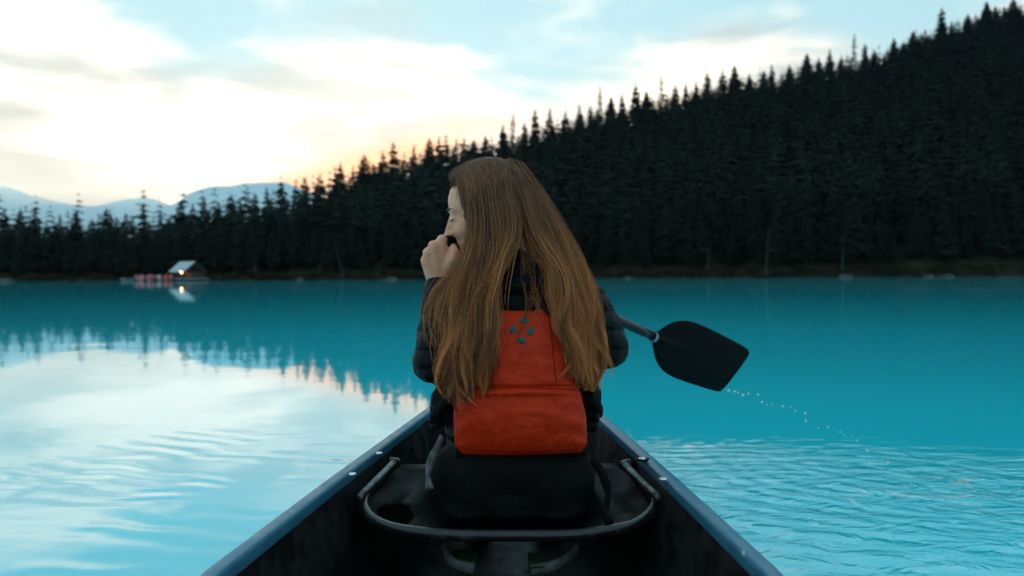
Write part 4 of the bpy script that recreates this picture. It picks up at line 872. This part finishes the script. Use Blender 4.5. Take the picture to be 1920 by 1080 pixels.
def clumps(Gn, n, per, slo=0.0, shi=1.0, dlo=-0.016, dhi=0.032, spread=0.0040, lateral=0.014, lift=0.0, drift=0.16):
    for c in range(n):
        s0 = slo + (shi - slo) * rng.random(); dep = dlo + (dhi - dlo) * rng.random() ** 1.3
        dr_ = rng.normal(0, drift); nG = len(Gn); base = np.array([sample(Gn, np.clip(s0 + dr_ * max(0, q - 0.3), min(slo, 0.02), max(shi, 0.98)))[i] for i, q in enumerate(tt_)]); ln = rng.uniform(0.86, 1.06) if rng.random() < 0.5 else rng.uniform(0.66, 0.94)
        ph, fr = rng.uniform(0, 6.28), rng.uniform(1.2, 3.2); amp = lateral * rng.uniform(0.3, 1.2)
        wav = rng.normal(0, 0.011); ph2 = rng.uniform(0, 6.28); tone = np.clip(0.04 + 0.96 * rng.beta(1.1, 1.5), 0, 1)
        grow = np.clip((tt_ - 0.12) / 0.5, 0, 1) ** 1.2
        base[:, 0] += amp * np.sin(fr * 3.1 * tt_ + ph) * grow + (wav * np.sin(13 * tt_ + ph2) + 0.0075 * np.sin(15 * tt_ + 9 * s0) + 0.004 * np.sin(27 * tt_ + 21 * s0)) * np.clip((tt_ - 0.35) / 0.4, 0, 1); base[:, 1] += dep * np.clip(tt_ * 4, 0.12, 1) - lift * np.sin(np.pi * tt_) + 0.5 * amp * np.sin(fr * 2.3 * tt_ + ph2) * grow
        for k in range(per):
            o = rng.normal(0, 1, 3) * spread; env = (0.5 + 0.9 * np.sin(np.pi * np.clip(tt_ * 0.8 + 0.1, 0, 1))) * (1 - 0.75 * np.clip((tt_ - 0.6) / 0.4, 0, 1))
            P = base + o[None] * env[:, None]
            w_ = rng.uniform(0, 6.28); P[:, 0] += 0.0022 * np.sin(9 * tt_ + w_) * grow; P[:, 2] += 0
            l2 = ln * rng.uniform(0.9, 1.03); x = np.clip(tt_ * l2, 0, 1) * (K - 1); i0 = np.minimum(x.astype(int), K - 2); f = (x - i0)[:, None]
            strands.append(P[i0] * (1 - f) + P[i0 + 1] * f); sv.append(np.clip(tone + rng.normal(0, 0.08), 0, 1))
clumps(GLn, 195, 31, 0.28, 1.0); clumps(GRn, 165, 31, 0.0, 0.84)
clumps(GLn, 16, 9, 0.02, 0.26, lateral=0.012, drift=0.05)                       # wisps by the face and sleeve
clumps(GLn, 7, 7, 0.90, 1.05, -0.01, 0.0, 0.006, 0.045, drift=0.0); clumps(GRn, 7, 7, -0.05, 0.12, -0.01, 0.0, 0.006, 0.045, drift=0.0)
# loose lock down the middle and the parted crown
MID = np.array([spline([W(*p) for p in g], K) for g in ([(948, 302, 1.892), (968, 380, 1.810), (982, 450, 1.800), (985, 500, 1.785), (990, 560, 1.765), (980, 620, 1.735), (968, 665, 1.722), (960, 690, 1.720)], [(952, 302, 1.892), (975, 380, 1.810), (988, 450, 1.802), (1000, 510, 1.785), (1004, 560, 1.765), (1000, 610, 1.740), (985, 650, 1.725), (975, 680, 1.72)])])
clumps(MID, 4, 9, 0, 1, spread=0.003, lateral=0.010)
# hair swept back from the forehead
FRONT = np.array([spline([W(*p) for p in g], K) for g in ([(849, 340, 1.885), (855, 326, 1.868), (871, 332, 1.848), (884, 372, 1.822), (890, 430, 1.802), (884, 490, 1.786), (864, 550, 1.770)], [(847, 334, 1.900), (859, 322, 1.884), (884, 320, 1.858), (904, 362, 1.820), (911, 430, 1.800), (904, 500, 1.780), (888, 560, 1.760)], [(850, 332, 1.930), (868, 318, 1.915), (900, 310, 1.885), (930, 345, 1.835), (938, 420, 1.805), (930, 500, 1.782), (910, 570, 1.760)])])
clumps(FRONT, 46, 24, 0, 1, -0.004, 0.008, 0.0045, 0.006, drift=0.1)
# far side of the head, falling in front of the right shoulder
FAR = np.array([spline([W(*p) for p in g], K) for g in ([(900, 304, 1.905), (890, 330, 1.960), (890, 400, 1.990), (900, 470, 1.990), (930, 540, 1.990), (950, 640, 2.000)], [(970, 308, 1.905), (1000, 345, 1.950), (1030, 420, 1.950), (1060, 500, 1.940), (1085, 580, 1.960), (1080, 660, 1.980)])])
clumps(FAR, 40, 18, 0, 1, -0.01, 0.01)
# flyaway hairs
for Gn, n, lo, hi in ((GRn, 120, 0.7, 1.0), (GLn, 40, 0.0, 0.3), (GRn, 25, 0, 0.4)):
    for k in range(n):
        P = sample(Gn, lo + (hi - lo) * rng.random()).copy(); amp = rng.uniform(0.004, 0.022); ph = rng.uniform(0, 6.28)
        P[:, 0] += amp * np.sin(5 * tt_ + ph) * tt_ + (0.010 if Gn is GRn else -0.006) * rng.random() * np.sin(np.pi * tt_); P[:, 1] -= 0.008 * rng.random(); P[:, 2] += 0.006 * rng.random()
        strands.append(P); sv.append(rng.uniform(0.5, 1.0))
S = np.array(strands); sv = np.array(sv); N = len(S)
HI = np.array(HM.inverted()); HMn = np.array(HM)                      # lay every strand over the skull, never through it
lcl = S @ HI[:3, :3].T + HI[:3, 3]; cr = np.array((-0.010, 0, 0.030)); rr_ = np.array((0.0985, 0.0785, 0.0885))
q_ = np.linalg.norm((lcl - cr) / rr_, axis=2); lim = (1.015 + 0.085 * rng.random(N) ** 1.5)[:, None]
lim = np.where(lcl[..., 0] > 0.045, 0.99 + 0.2 * (lim - 1), lim); fac = np.where(q_ < lim, lim / np.maximum(q_, 0.3), 1.0)
lcl = cr + (lcl - cr) * fac[..., None]; S = lcl @ HMn[:3, :3].T + HMn[:3, 3]
T_ = np.gradient(S, axis=1); T_ /= np.linalg.norm(T_, axis=2, keepdims=True) + 1e-9
A = np.cross(T_, np.array((0.15, 1.0, 0.1))); A /= np.linalg.norm(A, axis=2, keepdims=True) + 1e-9; Bn = np.cross(T_, A)
rad = (0.00037 * rng.uniform(0.7, 1.25, N))[:, None] * np.clip(1.15 - 0.75 * tt_[None] ** 3, 0.25, 1.0)
V = np.stack([S + rad[..., None] * (math.cos(a) * A + math.sin(a) * Bn) for a in (0.5, 0.5 + 2.0944, 0.5 + 4.1888)], 2)   # N,K,3,3
idx = np.arange(N * K * 3).reshape(N, K, 3); nx_ = np.roll(idx, -1, axis=2)
Q = np.stack([idx[:, :-1], idx[:, 1:], nx_[:, 1:], nx_[:, :-1]], -1).reshape(-1, 4)
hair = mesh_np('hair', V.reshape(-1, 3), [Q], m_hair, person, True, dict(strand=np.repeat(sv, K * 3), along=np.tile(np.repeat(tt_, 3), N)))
hair['kind'] = 'stuff'
# scalp under the strands
C = MB(); C.ellipsoid(HP(-0.010, 0, 0.030), (0.0985, 0.0785, 0.0885), 40, 30, H3); v, f = C.arrays(); lc = v @ inv[:3, :3].T + inv[:3, 3]
keep = ~((lc[:, 0] > 0.045) & (lc[:, 2] < 0.062)) & ~(lc[:, 2] < -0.035)
f = [np.array([q for q in ff if keep[q].all()]) for ff in f]
scalp = mesh_np('scalp_hair', v, f, mat('scalp_hair', (0.060, 0.026, 0.013), 0.9, 0.05), hair)

# ================================================================== PADDLE
m_pad = grain(mat('black_paddle_plastic', (0.004, 0.004, 0.004), 0.55, 0.08), (0.003, 0.003, 0.003), (0.006, 0.006, 0.006), 30, rough=(0.5, 0.62))
m_alu = grain(mat('paddle_shaft_black', (0.006, 0.006, 0.007), 0.3, 0.3), (0.004, 0.004, 0.005), (0.009, 0.009, 0.010), 60, rough=(0.22, 0.36))
paddle = empty('paddle', GRIP); tag(paddle, 'black canoe paddle held across her chest, blade out over the water', 'paddle')
mb = MB(); mb.tube([GRIP + pdir * (0.03 + k * 0.06) for k in range(99) if 0.03 + k * 0.06 < (THROAT - GRIP).length - 0.02] + [THROAT], 0.0142, 16); mb.build('shaft', m_alu, paddle)
mb = MB(); mb.tube([THROAT - pdir * 0.004, THROAT + pdir * 0.008], 0.0168, 18); mb.build('collar', mat('pale_collar', (0.30, 0.34, 0.38), 0.35), paddle)
mb = MB(); gp_ = [GRIP + pdir * d for d in (-0.020, -0.016, -0.008, 0.004, 0.02, 0.04, 0.06)]; mb.tube(gp_, [0.006, 0.0135, 0.0175, 0.0185, 0.017, 0.015, 0.0145], 18); mb.build('grip_knob', m_pad, paddle)
# blade: plane spanned by shaft direction and across vector towards the measured tip corners
Cu, Cl = W(1408, 655, 2.655), W(1352, 738, 2.615); blen = ((Cu + Cl) / 2 - THROAT).length; bdir = ((Cu + Cl) / 2 - THROAT).normalized(); across = (Cu - Cl); across -= bdir * across.dot(bdir); bw = across.length; across.normalize(); bn = bdir.cross(across)
prof = [(-0.01, .030), (0.0, .033), (0.03, .040), (0.10, .066), (0.20, .091), (0.30, .102), (0.42, .1045), (0.6, .103), (0.8, .099), (0.93, .096), (0.975, .092), (1.0, .080)]
slant = 0.0
rowsF, rowsB = [], []
for tq, hw_ in prof:
    hw_ = hw_ * (bw / 2) / 0.097 if tq > 0.05 else hw_ * 0.5
    rf, rb = [], []
    for k in np.linspace(-1, 1, 13):
        tl = tq * blen + (0.5 * (Cu - Cl).dot(bdir)) * k * tq
        thick = 0.0045 * (1 - abs(k) ** 4) + 0.0012 + 0.009 * math.exp(-(k / 0.13) ** 2) * max(0, 1 - tq * 1.25)
        p = THROAT + bdir * tl + across * hw_ * k
        rf.append(tuple(p + bn * thick)); rb.append(tuple(p - bn * thick))
    rowsF.append(rf + rb[::-1])
mb = MB(); mb.grid(np.array(rowsF), close_v=True); Pn = np.array(rowsF); n_ = Pn.shape[1]
for j in (0, len(prof) - 1):
    k0 = mb.n; mb.add([Pn[j].mean(0)]); base = j * n_; mb.t.append(np.array([(k0, base + i, base + (i + 1) % n_) for i in range(n_)]))
blade = fix_normals(mb.build('blade', m_pad, paddle)); bake(blade, [('BEVEL', dict(width=0.003, segments=2, limit_method='ANGLE')), ('SUBSURF', dict(levels=1, render_levels=1))])

# ---- drops flung off the blade
m_drop = mat('water_drop', (0.9, 0.98, 1.0), 0.05, 0.5); m_drop.node_tree.nodes['Principled BSDF'].inputs['IOR'].default_value = 1.33; m_drop.node_tree.nodes['Principled BSDF'].inputs['Transmission Weight'].default_value = 0.25
mb = MB(); mb.ellipsoid((0, 0, 0), (1, 1, 1), 12, 9); d0 = mb.build('water_drop', m_drop); dme = d0.data; bpy.data.objects.remove(d0)
drops = [(1366, 732, 7), (1377, 734, 5), (1384, 736, 4), (1393, 741, 6), (1403, 738, 4), (1421, 740, 4), (1429, 754, 6), (1438, 759, 4), (1448, 759, 4), (1468, 762, 3.5), (1482, 763, 4), (1491, 770, 4), (1510, 775, 5), (1511, 789, 4.5), (1535, 802, 3.5), (1553, 801, 4), (1575, 810, 4.5), (1583, 816, 3.5), (1599, 816, 3), (1608, 826, 4.5), (1626, 845, 5), (1630, 867, 5), (1664, 868, 5)]
for k, (px, py, s_) in enumerate(drops):
    D = 2.60 + 0.45 * (px - 1366) / 300; p = W(px, py, D); o = bpy.data.objects.new('water_drop', dme); COL.objects.link(o); o.location = p; rr = s_ * 0.5 * D / F * random.uniform(0.55, 0.95)
    o.scale = (rr * random.uniform(0.8, 1.3), rr, rr * random.uniform(0.8, 1.3)); tag(o, 'tiny bright water drop in the curved trail falling from the paddle blade', 'water drop', 'drops flung from the paddle blade')

# ---- air: thin haze that pales the far mountains
m_haze = bpy.data.materials.new('haze_air'); m_haze.use_nodes = True; t = m_haze.node_tree
for n in list(t.nodes):
    if n.type != 'OUTPUT_MATERIAL': t.nodes.remove(n)
pv = node(t, 'ShaderNodeVolumePrincipled'); pv.inputs['Color'].default_value = (0.72, 0.88, 1.0, 1); pv.inputs['Density'].default_value = 0.000036; pv.inputs['Anisotropy'].default_value = 0.4
t.links.new(pv.outputs[0], [n for n in t.nodes if n.type == 'OUTPUT_MATERIAL'][0].inputs['Volume'])
mb = MB(); mb.box((0, 4000, 1150), (60000, 34000, 2400)); hz = mb.build('haze', m_haze, smooth=False); tag(hz, 'thin pale haze over the lake', 'haze', kind='stuff')
